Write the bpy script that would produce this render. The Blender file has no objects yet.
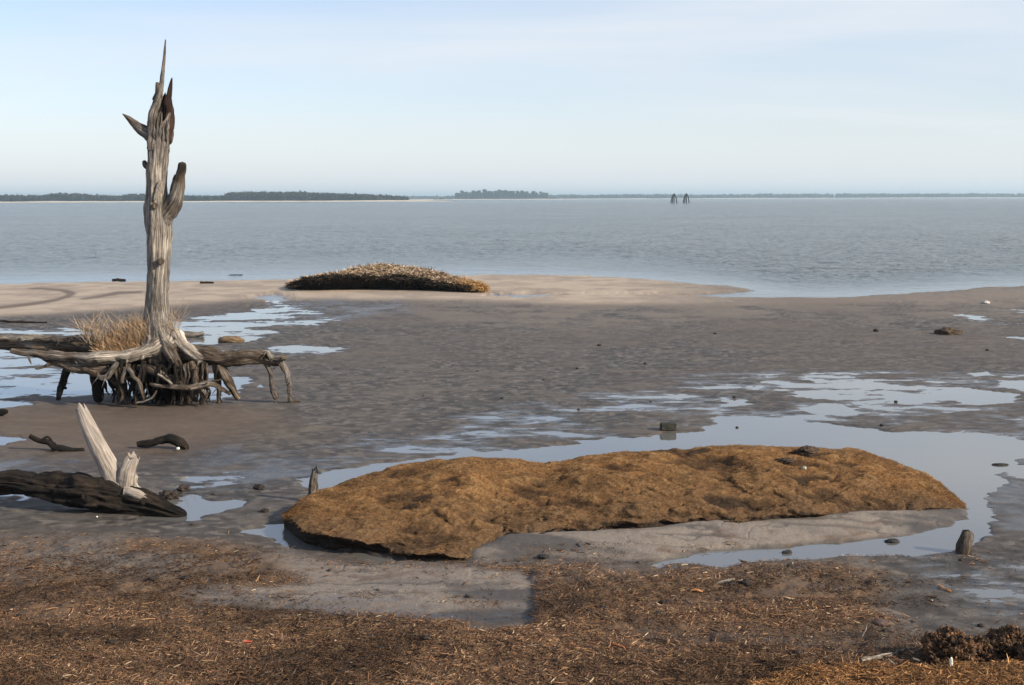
import bpy, math, random
import numpy as np
from mathutils import Matrix, Vector
R = math.radians
SC = bpy.context.scene
COL = SC.collection
rng = np.random.default_rng(7)
random.seed(7)
# ------------------------------------------------------------------ camera
F, CX, CY, CAMH = 1200.0, 512.0, 342.5, 3.0
PITCH, ROLL = math.atan((342.5 - 198.1) / F), R(-0.17)
cam = bpy.data.cameras.new('camera'); camo = bpy.data.objects.new('camera', cam); COL.objects.link(camo)
cam.sensor_width = 36.0; cam.lens = 36.0 * F / 1024.0; cam.clip_start = 0.1; cam.clip_end = 30000
CM = Matrix.Translation((0, 0, CAMH)) @ Matrix.Rotation(math.pi / 2 - PITCH, 4, 'X') @ Matrix.Rotation(ROLL, 4, 'Z')
camo.matrix_world = CM
SC.camera = camo
# ------------------------------------------------------------------ world
SUN_AZ, SUN_EL = R(118), R(27)      # azimuth measured from +Y towards +X
w = bpy.data.worlds.new('World'); SC.world = w; w.use_nodes = True
nt = w.node_tree; nt.nodes.clear()
def N(nt, t, **kw):
    n = nt.nodes.new(t)
    for k, v in kw.items(): setattr(n, k, v)
    return n
out = N(nt, 'ShaderNodeOutputWorld'); bg = N(nt, 'ShaderNodeBackground'); sky = N(nt, 'ShaderNodeTexSky')
sky.sky_type = 'NISHITA'; sky.sun_disc = False; sky.sun_elevation = SUN_EL; sky.sun_rotation = SUN_AZ
sky.air_density = 1.0; sky.dust_density = 0.4; sky.ozone_density = 2.0
bg.inputs['Strength'].default_value = 0.125
tc = N(nt, 'ShaderNodeTexCoord'); sep = N(nt, 'ShaderNodeSeparateXYZ'); nt.links.new(tc.outputs['Generated'], sep.inputs[0])
def mth(nt, op, a, b=None, c=None):
    n = N(nt, 'ShaderNodeMath', operation=op)
    for i, v in enumerate((a, b, c)):
        if v is None: continue
        if isinstance(v, (int, float)): n.inputs[i].default_value = v
        else: nt.links.new(v, n.inputs[i])
    return n.outputs[0]
# thin high cloud: direction projected on a high layer, streaks along x
zz = mth(nt, 'ADD', mth(nt, 'MAXIMUM', sep.outputs[2], 0.0), 0.10)
cmb = N(nt, 'ShaderNodeCombineXYZ')
nt.links.new(mth(nt, 'DIVIDE', sep.outputs[0], zz), cmb.inputs[0]); nt.links.new(mth(nt, 'DIVIDE', sep.outputs[1], zz), cmb.inputs[1])
mp = N(nt, 'ShaderNodeMapping'); mp.inputs['Scale'].default_value = (0.38, 0.85, 1); mp.inputs['Rotation'].default_value = (0, 0, R(-8)); mp.inputs['Location'].default_value = (3.2, 1.3, 0)
nt.links.new(cmb.outputs[0], mp.inputs[0])
cn = N(nt, 'ShaderNodeTexNoise'); cn.inputs['Scale'].default_value = 0.9; cn.inputs['Detail'].default_value = 5; cn.inputs['Roughness'].default_value = 0.5; cn.inputs['Distortion'].default_value = 0.5
nt.links.new(mp.outputs[0], cn.inputs['Vector'])
cr = N(nt, 'ShaderNodeMapRange'); cr.inputs['From Min'].default_value = 0.36; cr.inputs['From Max'].default_value = 0.72; cr.inputs['To Max'].default_value = 0.8
cr.inputs['To Min'].default_value = 0.2
nt.links.new(cn.outputs[0], cr.inputs[0])
mx = N(nt, 'ShaderNodeMix', data_type='RGBA'); mx.inputs[7].default_value = (5.0, 5.25, 5.5, 1)
lowf = N(nt, 'ShaderNodeMapRange'); lowf.inputs['From Min'].default_value = 0.0; lowf.inputs['From Max'].default_value = 0.15; lowf.inputs['To Min'].default_value = 0.93; lowf.inputs['To Max'].default_value = 0.0
nt.links.new(sep.outputs[2], lowf.inputs[0]); eastf = mth(nt, 'MULTIPLY_ADD', sep.outputs[0], 0.5, 0.1)
cf = mth(nt, 'MAXIMUM', mth(nt, 'ADD', cr.outputs[0], mth(nt, 'MAXIMUM', mth(nt, 'MULTIPLY', eastf, 0.5), -0.1)), lowf.outputs[0])
nt.links.new(mth(nt, 'MINIMUM', cf, 0.92), mx.inputs[0]); tn = N(nt, 'ShaderNodeMix', data_type='RGBA', blend_type='MULTIPLY'); tn.inputs[0].default_value = 1; tn.inputs[7].default_value = (.90, .88, .98, 1); nt.links.new(sky.outputs[0], tn.inputs[6]); nt.links.new(tn.outputs[2], mx.inputs[6])
nt.links.new(mx.outputs[2], bg.inputs[0]); nt.links.new(bg.outputs[0], out.inputs[0])
sun = bpy.data.lights.new('sun', 'SUN'); sun.energy = 5.0; sun.angle = R(0.6); sun.color = (1.0, 0.88, 0.70)
so = bpy.data.objects.new('sun', sun); COL.objects.link(so)
sd = Vector((math.sin(SUN_AZ) * math.cos(SUN_EL), math.cos(SUN_AZ) * math.cos(SUN_EL), math.sin(SUN_EL)))
so.rotation_euler = sd.to_track_quat('Z', 'Y').to_euler()
SC.view_settings.view_transform = 'Standard'; SC.view_settings.look = 'None'; SC.view_settings.exposure = 0.45; SC.view_settings.gamma = 1
SC.cycles.volume_bounces = 1; SC.cycles.max_bounces = 6
# ------------------------------------------------------------------ numpy helpers
RM = np.array(CM.to_3x3())
def ray(px, py):
    d = np.stack([(np.asarray(px, float) - CX) / F, -(np.asarray(py, float) - CY) / F, -np.ones_like(np.asarray(px, float) + np.asarray(py, float))], -1)
    return d @ RM.T
def G(px, py, z=0.0):
    d = ray(px, py); t = (z - CAMH) / d[..., 2]
    return d * t[..., None] + np.array([0, 0, CAMH])
def Wp(px, py, Y):
    d = ray(px, py); t = Y / d[..., 1]
    return d * np.asarray(t)[..., None] + np.array([0, 0, CAMH])
def proj(P):
    l = (P - np.array([0, 0, CAMH])) @ RM
    return CX + F * l[..., 0] / -l[..., 2], CY - F * l[..., 1] / -l[..., 2]
def _h(ix, iy, iz, s):
    h = (ix.astype(np.uint32) * np.uint32(374761393) + iy.astype(np.uint32) * np.uint32(668265263) + iz.astype(np.uint32) * np.uint32(2147483647 - 58 * 7919) + np.uint32(s * 144665 + 1013))
    h = (h ^ (h >> np.uint32(13))) * np.uint32(1274126177); h = h ^ (h >> np.uint32(16))
    return (h & np.uint32(0xFFFFFF)).astype(np.float32) / np.float32(0xFFFFFF) * 2 - 1
def n2(x, y, s=0):
    fx = np.floor(x); fy = np.floor(y); tx = (x - fx).astype(np.float32); ty = (y - fy).astype(np.float32)
    ix = fx.astype(np.int64) + 5000000; iy = fy.astype(np.int64) + 5000000; z = np.zeros_like(ix)
    tx = tx * tx * tx * (tx * (tx * 6 - 15) + 10); ty = ty * ty * ty * (ty * (ty * 6 - 15) + 10)
    a = _h(ix, iy, z, s); b = _h(ix + 1, iy, z, s); c = _h(ix, iy + 1, z, s); d = _h(ix + 1, iy + 1, z, s)
    return (a + (b - a) * tx) * (1 - ty) + (c + (d - c) * tx) * ty
def fbm(x, y, f, o=4, s=0, g=0.5, l=2.03):
    r = 0; a = 1.0; t = 0
    for i in range(o):
        c, sn = math.cos(i * 1.1 + s), math.sin(i * 1.1 + s)
        r = r + a * n2((x * c - y * sn) * f + 17.3 * i, (x * sn + y * c) * f + 5.1 * i, s * 31 + i); t += a; a *= g; f *= l
    return r / t
def n3(x, y, z, s=0):
    fx, fy, fz = np.floor(x), np.floor(y), np.floor(z)
    tx, ty, tz = x - fx, y - fy, z - fz
    ix, iy, iz = [(v.astype(np.int64) + 5000000) for v in (fx, fy, fz)]
    tx, ty, tz = [t * t * (3 - 2 * t) for t in (tx, ty, tz)]
    r = 0
    for dx in (0, 1):
        for dy in (0, 1):
            for dz in (0, 1):
                r = r + _h(ix + dx, iy + dy, iz + dz, s) * (tx if dx else 1 - tx) * (ty if dy else 1 - ty) * (tz if dz else 1 - tz)
    return r
def fbm3(x, y, z, f, o=3, s=0):
    r = 0; a = 1.0; t = 0
    for i in range(o):
        r = r + a * n3(x * f + 9.1 * i, y * f + 3.7 * i, z * f + 6.3 * i, s * 17 + i); t += a; a *= 0.5; f *= 2.07
    return r / t
def sst(a, b, x):
    t = np.clip((x - a) / (b - a), 0, 1); return t * t * (3 - 2 * t)
def mesh_np(name, V, Fc, mat, parent=None, attrs=None, smooth=False):
    me = bpy.data.meshes.new(name)
    V = np.ascontiguousarray(V, dtype=np.float32)
    if not isinstance(Fc, list): Fc = [Fc]
    Fc = [np.asarray(f) for f in Fc if len(f)]
    me.vertices.add(len(V)); me.vertices.foreach_set('co', V.ravel())
    li = np.concatenate([f.ravel() for f in Fc]).astype(np.int32)
    cnt = np.concatenate([np.full(len(f), f.shape[1]) for f in Fc]).astype(np.int32)
    st = np.concatenate([[0], np.cumsum(cnt)[:-1]]).astype(np.int32)
    me.loops.add(len(li)); me.loops.foreach_set('vertex_index', li)
    me.polygons.add(len(cnt)); me.polygons.foreach_set('loop_start', st)
    if smooth: me.polygons.foreach_set('use_smooth', np.ones(len(cnt), bool))
    for k, v in (attrs or {}).items():
        v = np.asarray(v, dtype=np.float32)
        if v.ndim == 1:
            a = me.attributes.new(k, 'FLOAT', 'POINT'); a.data.foreach_set('value', v)
        elif v.shape[1] == 3 and k == 'grain':
            a = me.attributes.new(k, 'FLOAT_VECTOR', 'POINT'); a.data.foreach_set('vector', v.ravel())
        else:
            a = me.attributes.new(k, 'FLOAT_COLOR', 'POINT'); a.data.foreach_set('color', np.concatenate([v, np.ones((len(v), 1), np.float32)], 1).ravel())
    me.update(calc_edges=True); me.validate()
    me.materials.append(mat)
    o = bpy.data.objects.new(name, me); COL.objects.link(o)
    if parent: o.parent = parent
    return o
def tag(o, label=None, cat=None, group=None, kind=None):
    if label: o['label'] = label
    if cat: o['category'] = cat
    if group: o['group'] = group
    if kind: o['kind'] = kind
    return o
def empty(name, loc, label, cat, group=None):
    o = bpy.data.objects.new(name, None); COL.objects.link(o); o.location = loc; o.empty_display_size = 0.1
    return tag(o, label, cat, group)
def grid_faces(nr, nc, off=0, wrap=False):
    i = np.arange(nr - 1)[:, None] * nc; j = np.arange(nc if wrap else nc - 1)[None, :]; j2 = (j + 1) % nc
    return np.stack([i + j, i + j2, i + nc + j2, i + nc + j], -1).reshape(-1, 4) + off
# ------------------------------------------------------------------ materials
def newmat(name):
    m = bpy.data.materials.new(name); m.use_nodes = True; return m, m.node_tree, m.node_tree.nodes['Principled BSDF']
def ramp(nt, stops):
    r = N(nt, 'ShaderNodeValToRGB'); e = r.color_ramp.elements
    while len(e) < len(stops): e.new(0.5)
    for i, (p, c) in enumerate(stops): e[i].position = p; e[i].color = (*c, 1)
    return r
def mixc(nt, f, a, b, bt='MIX'):
    n = N(nt, 'ShaderNodeMix', data_type='RGBA', blend_type=bt)
    for i, v in ((0, f), (6, a), (7, b)):
        if isinstance(v, (int, float)): n.inputs[i].default_value = v
        elif isinstance(v, tuple): n.inputs[i].default_value = (*v, 1)
        else: nt.links.new(v, n.inputs[i])
    return n.outputs[2]
def noise(nt, vec, sc, det=4, rough=0.55, dist=0):
    n = N(nt, 'ShaderNodeTexNoise'); n.inputs['Scale'].default_value = sc; n.inputs['Detail'].default_value = det; n.inputs['Roughness'].default_value = rough; n.inputs['Distortion'].default_value = dist
    if vec is not None: nt.links.new(vec, n.inputs['Vector'])
    return n.outputs[0]
def mrange(nt, v, a, b, c=0.0, d=1.0):
    n = N(nt, 'ShaderNodeMapRange')
    for i, x in enumerate((a, b, c, d)): n.inputs[i + 1].default_value = x
    nt.links.new(v, n.inputs[0]); return n.outputs[0]
def bump(nt, bs, h, strength, dist):
    b = N(nt, 'ShaderNodeBump'); b.inputs['Strength'].default_value = strength; b.inputs['Distance'].default_value = dist
    nt.links.new(h, b.inputs['Height']); nt.links.new(b.outputs[0], bs.inputs['Normal'])
def attr(nt, name):
    n = N(nt, 'ShaderNodeAttribute'); n.attribute_name = name; return n
def objco(nt):
    n = N(nt, 'ShaderNodeTexCoord'); return n.outputs['Object']
# ground
m_ground, nt, bs = newmat('foreshore_ground'); a = attr(nt, 'col'); rg = attr(nt, 'rough'); oc = objco(nt)
f1 = noise(nt, oc, 55, 5, 0.65); f2 = noise(nt, oc, 9, 4, 0.6)
c = mixc(nt, 1.0, a.outputs['Color'], ramp(nt, [(0.3, (0.72, 0.72, 0.74)), (0.7, (1.3, 1.28, 1.24))]).outputs[0], 'MULTIPLY')
nt.nodes[-2 if False else -1]
rp = [n for n in nt.nodes if n.type == 'VALTORGB'][0]; nt.links.new(f1, rp.inputs[0])
nt.links.new(c, bs.inputs['Base Color'])
rr = mth(nt, 'ADD', rg.outputs['Fac'], mth(nt, 'MULTIPLY', mth(nt, 'SUBTRACT', f2, 0.5), 0.25)); nt.links.new(rr, bs.inputs['Roughness'])
bump(nt, bs, f1, 0.5, 0.006)
bs.inputs['Specular IOR Level'].default_value = 0.5
# still pools
m_pool, nt, bs = newmat('still_water'); bs.inputs['Base Color'].default_value = (0.12, 0.118, 0.112, 1); bs.inputs['Roughness'].default_value = 0.04; bs.inputs['IOR'].default_value = 1.75
oc = objco(nt); bump(nt, bs, noise(nt, oc, 3.5, 3, 0.5), 0.05, 0.01)
# sea
m_sea, nt, bs = newmat('bay_water'); oc = objco(nt); ch = attr(nt, 'chop')
bs.inputs['Roughness'].default_value = 0.17; bs.inputs['IOR'].default_value = 1.33; bs.inputs['Specular IOR Level'].default_value = 0.42
mpn = N(nt, 'ShaderNodeMapping'); mpn.inputs['Scale'].default_value = (0.9, 1.0, 1); mpn.inputs['Rotation'].default_value = (0, 0, R(12)); nt.links.new(oc, mpn.inputs[0])
wa = mth(nt, 'ADD', mth(nt, 'MULTIPLY', noise(nt, mpn.outputs[0], 2.6, 4, 0.65, 0.5), 0.6), mth(nt, 'MULTIPLY', noise(nt, mpn.outputs[0], 0.45, 3, 0.6, 0.6), 0.9)); wb = noise(nt, mpn.outputs[0], 0.045, 3, 0.5)
bs_c = mixc(nt, mrange(nt, wb, 0.35, 0.65), (0.100, 0.124, 0.144), (0.135, 0.160, 0.180)); nt.links.new(bs_c, bs.inputs['Base Color'])
b = N(nt, 'ShaderNodeBump'); b.inputs['Distance'].default_value = 2.4; nt.links.new(wa, b.inputs['Height']); nt.links.new(ch.outputs['Fac'], b.inputs['Strength']); nt.links.new(b.outputs[0], bs.inputs['Normal'])
# weathered wood, driven by 'grain' (across, across, along) and 'tone' (0 wet dark .. 1 bleached)
def wood(name, warm=(0.20, 0.155, 0.118), grey=(0.33, 0.305, 0.285), white=(0.60, 0.54, 0.47), dark=(0.022, 0.017, 0.013), crack=1.0):
    m, nt, bs = newmat(name); g = attr(nt, 'grain'); t = attr(nt, 'tone')
    mp = N(nt, 'ShaderNodeMapping'); mp.inputs['Scale'].default_value = (1, 1, 0.09); nt.links.new(g.outputs['Vector'], mp.inputs[0])
    gr = noise(nt, mp.outputs[0], 17, 7, 0.78, 0.9); big = noise(nt, g.outputs['Vector'], 3.2, 4, 0.6)
    fine = noise(nt, mp.outputs[0], 90, 3, 0.6)
    tt = mth(nt, 'ADD', t.outputs['Fac'], mth(nt, 'MULTIPLY', mth(nt, 'SUBTRACT', big, 0.5), 1.1))
    base = ramp(nt, [(0.0, dark), (0.30, warm), (0.58, grey), (0.92, white)]); nt.links.new(tt, base.inputs[0])
    rid = ramp(nt, [(0.0, (0.10, 0.075, 0.06)), (0.10, (0.45, 0.42, 0.40)), (0.26, (1.0, 1.0, 1.0))]); mp2 = N(nt, 'ShaderNodeMapping'); mp2.inputs['Scale'].default_value = (1, 1, 0.055); nt.links.new(g.outputs['Vector'], mp2.inputs[0]); rn = noise(nt, mp2.outputs[0], 11, 6, 0.68, 1.3); rv = mth(nt, 'MULTIPLY', mth(nt, 'ABSOLUTE', mth(nt, 'SUBTRACT', rn, 0.5)), 5.0); nt.links.new(rv, rid.inputs[0])
    crk = ramp(nt, [(0.36, (0.10, 0.08, 0.07)), (0.50, (0.68, 0.65, 0.62)), (0.66, (1.25, 1.22, 1.18))]); nt.links.new(gr, crk.inputs[0])
    c = mixc(nt, 0.9 * crack, base.outputs[0], crk.outputs[0], 'MULTIPLY')
    f = ramp(nt, [(0.3, (0.8, 0.8, 0.8)), (0.7, (1.15, 1.15, 1.15))]); nt.links.new(fine, f.inputs[0])
    c = mixc(nt, 0.8, c, f.outputs[0], 'MULTIPLY')
    c = mixc(nt, 0.85 * crack, c, rid.outputs[0], 'MULTIPLY'); gr = mth(nt, 'ADD', mth(nt, 'MULTIPLY', mth(nt, 'MINIMUM', rv, 0.5), 1.2), gr)
    nt.links.new(c, bs.inputs['Base Color']); bs.inputs['Roughness'].default_value = 0.85; bs.inputs['Specular IOR Level'].default_value = 0.3
    bump(nt, bs, gr, 0.9 * crack, 0.02)
    return m
m_wood = wood('weathered_driftwood')
m_wet = wood('wet_dark_driftwood', warm=(0.055, 0.038, 0.027), grey=(0.17, 0.13, 0.10), dark=(0.010, 0.008, 0.007))
m_pale = wood('bleached_driftwood', grey=(.36, .31, .27), white=(.50, .44, .39), crack=.6)
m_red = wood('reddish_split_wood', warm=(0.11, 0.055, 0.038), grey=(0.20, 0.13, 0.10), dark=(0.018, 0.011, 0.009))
def colmat(name, rough=0.85, scale=40, amt=0.35, bd=0.004, bst=0.6, spec=0.3):
    m, nt, bs = newmat(name); a = attr(nt, 'col'); oc = objco(nt); f = noise(nt, oc, scale, 5, 0.65)
    r = ramp(nt, [(0.3, (1 - amt,) * 3), (0.7, (1 + amt,) * 3)]); nt.links.new(f, r.inputs[0])
    nt.links.new(mixc(nt, 1.0, a.outputs['Color'], r.outputs[0], 'MULTIPLY'), bs.inputs['Base Color'])
    bs.inputs['Roughness'].default_value = rough; bs.inputs['Specular IOR Level'].default_value = spec
    bump(nt, bs, f, bst, bd); return m
m_peat = colmat('matted_peat', 0.95, 45, 0.45, 0.012, 0.9, 0.15)
m_straw = colmat('dry_straw', 0.8, 60, 0.2, 0.001, 0.3, 0.2)
m_clod = colmat('mud_clod', 0.7, 60, 0.4, 0.006, 0.8)
m_tree = colmat('distant_foliage', 1.0, 0.5, 0.3, 0.3, 0.5, 0.0)
m_land = colmat('distant_land', 1.0, 0.05, 0.2, 0.3, 0.2, 0.0)
# ------------------------------------------------------------------ ground canvas
X0, X1, Y0, Y1 = -520, 1560, 262, 900
SX, SY = 1.0, 2.0
cw, chh = int((X1 - X0) * SX), int((Y1 - Y0) * SY)
CXs = X0 + (np.arange(cw) + 0.5) / SX; CYs = Y0 + (np.arange(chh) + 0.5) / SY
def poly(pts):
    m = np.zeros((chh, cw), bool); xs = [p[0] for p in pts]; ys = [p[1] for p in pts]
    i0, i1 = np.searchsorted(CXs, min(xs)), np.searchsorted(CXs, max(xs)); j0, j1 = np.searchsorted(CYs, min(ys)), np.searchsorted(CYs, max(ys))
    x = CXs[None, i0:i1]; y = CYs[j0:j1, None]; s = np.zeros((j1 - j0, i1 - i0), bool)
    for k in range(len(pts)):
        xa, ya = pts[k - 1]; xb, yb = pts[k]
        if ya == yb: continue
        s ^= ((ya > y) != (yb > y)) & (x < (xb - xa) * (y - ya) / (yb - ya) + xa)
    m[j0:j1, i0:i1] = s; return m
def blur(a, sx, sy):
    a = a.astype(np.float32)
    for ax, s in ((1, sx * SX), (0, sy * SY)):
        if s <= 0.3: continue
        n = int(s * 2.5) + 1; k = np.exp(-0.5 * (np.arange(-n, n + 1) / s) ** 2); k /= k.sum()
        p = np.pad(a, [(n, n) if i == ax else (0, 0) for i in (0, 1)], mode='edge'); r = 0
        for i, v in enumerate(k):
            sl = [slice(None)] * 2; sl[ax] = slice(i, i + a.shape[ax]); r = r + v * p[tuple(sl)]
        a = r
    return a
def samp(c, px, py):
    u = np.clip((px - X0) * SX - 0.5, 0, cw - 1.001); v = np.clip((py - Y0) * SY - 0.5, 0, chh - 1.001)
    i = u.astype(int); j = v.astype(int); fu = (u - i).astype(np.float32); fv = (v - j).astype(np.float32)
    return (c[j, i] * (1 - fu) + c[j, i + 1] * fu) * (1 - fv) + (c[j + 1, i] * (1 - fu) + c[j + 1, i + 1] * fu) * fv
# sea side of the shoreline
SHORE = [(-520, 284), (0, 284), (60, 282), (160, 281), (290, 279), (400, 276), (480, 274.5), (560, 274.5), (640, 278), (700, 283), (742, 287.5), (757, 290), (740, 292.5), (712, 293.5),
         (690, 295.5), (730, 297), (800, 297.2), (850, 296.5), (900, 294), (940, 291), (980, 287.5), (1024, 285.5), (1560, 279)]
sea = poly(SHORE + [(1560, 200), (-520, 200)])
pools = [
 [(-520, 345), (0, 345), (80, 349), (190, 364), (207, 371), (238, 374), (252, 379), (240, 385), (226, 398), (210, 402), (180, 397), (95, 396), (50, 396), (0, 398), (-520, 402)],
 [(-520, 404), (0, 402), (24, 402.5), (27, 405), (14, 408), (0, 411), (-520, 420)],
 [(253, 385), (262, 384), (272, 388), (262, 389)],
 [(287, 292), (262, 294), (243, 297), (262, 300), (272, 304), (255, 310), (230, 314), (180, 318), (140, 322), (120, 330), (160, 345), (205, 345), (235, 343), (258, 341), (262, 337), (286, 331), (256, 329.5), (252, 327.5), (305, 325), (342, 321), (318, 314), (300, 307), (291, 302), (290, 297)],
 [(0, 328), (60, 329), (70, 327), (100, 332), (110, 337), (60, 336), (0, 333), (-300, 336), (-300, 328)],
 [(205, 348), (265, 349.5), (272, 347), (300, 345.5), (325, 346.5), (350, 349.5), (325, 353), (300, 355.5), (275, 352), (205, 351)],
 [(486, 290.5), (505, 293.5), (530, 291.5), (566, 293), (560, 295.5), (520, 296.5), (487, 295.5)],
 [(580, 292.7), (600, 293.5), (650, 292.7), (700, 293.5), (690, 295), (620, 294.5), (580, 294)],
 [(952, 312), (985, 317), (1014, 325), (1000, 326), (970, 321), (955, 316)], [(998, 309), (1060, 311), (1200, 318), (1024, 314)],
 [(876, 328.3), (925, 328.5), (926, 330), (878, 330)], [(1008, 337), (1080, 338), (1060, 341), (1010, 339)],
 [(764, 382), (795, 381), (827, 372), (843, 374), (870, 380), (889, 385), (920, 384.5), (944, 385), (977, 389), (1014, 397), (1000, 403), (980, 406), (953, 401), (928, 405), (905, 402), (868, 398), (830, 400), (800, 397), (783, 390)],
 [(995, 378), (1040, 380), (1200, 386), (1150, 402), (1040, 398), (1010, 390)], [(968, 375), (985, 372), (988, 375), (972, 377)],
 [(800, 405), (850, 409), (868, 411), (850, 415), (815, 412)], [(720, 399), (750, 397), (760, 402), (735, 405), (718, 403)], [(655, 398), (678, 397), (680, 400), (660, 400.5)],
 [(300, 480), (330, 471), (385, 461), (435, 456), (480, 451), (600, 441), (642, 437), (675, 431), (705, 424), (725, 417), (775, 417), (800, 422), (830, 425), (875, 430), (918, 432), (968, 433), (1018, 440), (1300, 448), (1300, 468), (1024, 462), (1000, 475), (996, 490), (985, 500), (975, 512), (966, 507), (900, 498), (600, 495), (420, 500), (300, 487)],
 [(640, 568), (655, 562), (690, 554), (760, 548), (830, 543), (900, 536), (940, 528), (962, 516), (985, 500), (990, 516), (986, 538), (970, 549), (930, 554), (880, 557), (820, 560.5), (760, 564), (700, 567)],
 [(236, 533), (262, 523), (290, 524), (310, 541), (332, 553), (330, 558), (300, 550), (267, 541)],
 [(330, 552), (370, 556), (425, 561.5), (430, 566), (395, 564), (340, 558)],
 [(178, 496), (200, 501), (240, 501), (249, 506), (214, 515), (188, 520), (150, 520), (160, 500)],
 [(-520, 488), (0, 491), (25, 494), (43, 501), (15, 501), (0, 499), (-520, 500)],
 [(-520, 434), (0, 436), (18, 440), (0, 446), (-520, 448)],
 [(14, 548), (28, 551), (24, 556), (10, 553)],
 [(1000, 466), (1060, 468), (1300, 490), (1024, 484)], [(820, 585), (860, 580), (862, 584), (830, 590)]
]
pm = np.zeros((chh, cw), bool)
for p in pools: pm |= poly(p)
POOL = np.clip(blur(pm, 2.0, 0.7), 0, 1)
SEA = blur(sea, 4.0, 0.4); SEAw = blur(sea, 10, 2.5)
WET = blur(poly([(187, 448), (230, 451), (277, 447), (262, 458), (247, 465), (205, 472), (180, 464)]) | poly([(-520, 452), (0, 456), (32, 460), (75, 456), (94, 467), (76, 476), (0, 474), (-520, 478)]) | poly([(240, 470), (300, 458), (340, 462), (310, 478), (250, 490)]) | poly([(985, 468), (1100, 462), (1300, 500), (1100, 540), (1000, 530), (985, 500)]) | poly([(296, 298), (400, 300), (420, 310), (330, 322), (300, 312)]) | poly([(190, 604), (400, 606), (520, 622), (505, 628), (380, 616), (250, 611)]), 10, 2.5)
mixm = poly([(890, 500), (1000, 490), (1400, 500), (1400, 640), (1024, 640), (930, 600), (880, 560)]) | poly([(420, 440), (450, 415), (560, 392), (700, 370), (820, 368), (1024, 372), (1560, 380), (1560, 460), (1024, 470), (990, 520), (1024, 560), (985, 580), (960, 500), (1000, 440), (700, 430), (600, 445), (480, 455), (300, 480), (240, 500), (170, 500), (150, 455), (250, 436), (420, 428)])
MIX = blur(mixm, 18, 5)
SAND = blur(poly([(-520, 280), (0, 281), (290, 276), (480, 271), (640, 272), (760, 288), (1024, 282), (1560, 270), (1560, 300), (1024, 302), (760, 304), (560, 304), (480, 300), (300, 299), (240, 300), (150, 307), (60, 313), (0, 316), (-520, 325)]), 14, 2.2)
TAN = blur(poly([(480, 296), (760, 296), (1024, 288), (1560, 280), (1560, 318), (1024, 316), (760, 322), (560, 330), (400, 320), (300, 318), (290, 300)]), 30, 6)
TRACK = blur(poly([(0, 307), (30, 303.5), (58, 299), (68, 295), (62, 291.5), (40, 289.5), (20, 289), (40, 288.2), (66, 290.5), (76, 293.5), (70, 297.5), (55, 302), (30, 306), (0, 309.5), (-200, 318), (-200, 315)])
             | poly([(78, 299.5), (100, 296), (118, 292), (142, 292), (142, 293.5), (120, 294.5), (100, 298), (82, 300.3)]), 2, 0.5)
LEFTBAR = blur(poly([(-520, 284), (300, 279), (300, 298), (150, 306), (0, 312), (-520, 320)]), 25, 4)
wr = poly([(-520, 556), (-200, 545), (0, 540), (60, 536), (170, 540), (230, 546), (280, 556), (330, 566), (420, 570), (440, 566), (500, 566), (640, 571), (760, 567), (860, 562), (880, 575), (878, 610), (905, 640), (960, 655), (1560, 640), (1560, 900), (-520, 900)])
siltp = poly([(172, 592), (205, 586), (260, 588), (320, 584), (300, 576), (260, 566), (250, 558), (300, 562), (340, 566), (430, 568), (520, 574), (536, 578), (534, 606), (532, 630), (505, 629), (440, 620), (380, 617), (330, 613), (250, 612), (200, 609)])
WR = blur(wr, 14, 6) * (1 - np.where(CXs[None, :] > 470, blur(siltp, 3, 1.2), blur(siltp, 14, 5))); SILT = blur(siltp, 6, 2)
SLOPE = blur(poly([(466, 552), (500, 536), (570, 532), (612, 530), (645, 529), (700, 522), (770, 520), (856, 512), (968, 508), (976, 514), (940, 528), (900, 536), (830, 543), (760, 548), (690, 553), (655, 561), (600, 562), (520, 560), (480, 566)]), 5, 1.5)
BANDd = blur(poly([(620, 628), (700, 632), (790, 634), (900, 628), (910, 650), (820, 652), (700, 646), (620, 640)]), 12, 3)
STRAW = blur(poly([(735, 690), (770, 676), (800, 668), (860, 664), (930, 662), (1024, 660), (1560, 655), (1560, 900), (600, 900)]), 6, 2)
REDB = blur(poly([(-520, 400), (0, 406), (120, 410), (240, 404), (330, 430), (250, 440), (150, 460), (60, 450), (-520, 430)]), 25, 8)
# rows / columns
ys = np.concatenate([np.arange(1000, 700, -2.0), np.arange(700, 268, -0.68)]); Yr = G(np.full_like(ys, CX), ys)[:, 1]
Yfar = np.concatenate([Yr[-1] * 1.06 ** np.arange(1, 40), [3000, 9000]])
Yr = np.concatenate([[-30, -5, 1.0, 2.5], Yr[Yr > 3.0], Yfar])
uin = np.arange(-0.445, 0.4451, 0.88 / F); ue = 0.445 + np.cumsum(0.8 / F * 1.02 ** np.arange(1, 220)); ue = ue[ue < 5]
U = np.concatenate([-ue[::-1], uin, ue])
YY = np.repeat(Yr[:, None], len(U), 1); XX = np.maximum(YY, 6.0) * U[None, :]
P0 = np.stack([XX, YY, np.zeros_like(XX)], -1)
def low_height(px, py):
    z = 0.10 * sst(575, 700, py) * samp(WR, px, py) + 0.03 * samp(WR, px, py)
    z = z + 0.10 * samp(SLOPEH, px, py) + 0.05 * samp(STRAW, px, py) + 0.045 * samp(SAND, px, py) * (1 - samp(SEAw, px, py))
    z = z + 0.02 * samp(SILT, px, py) - 0.03 * samp(BANDd, px, py)
    z = z + 0.08 * sst(700, 1000, py)
    return z
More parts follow.
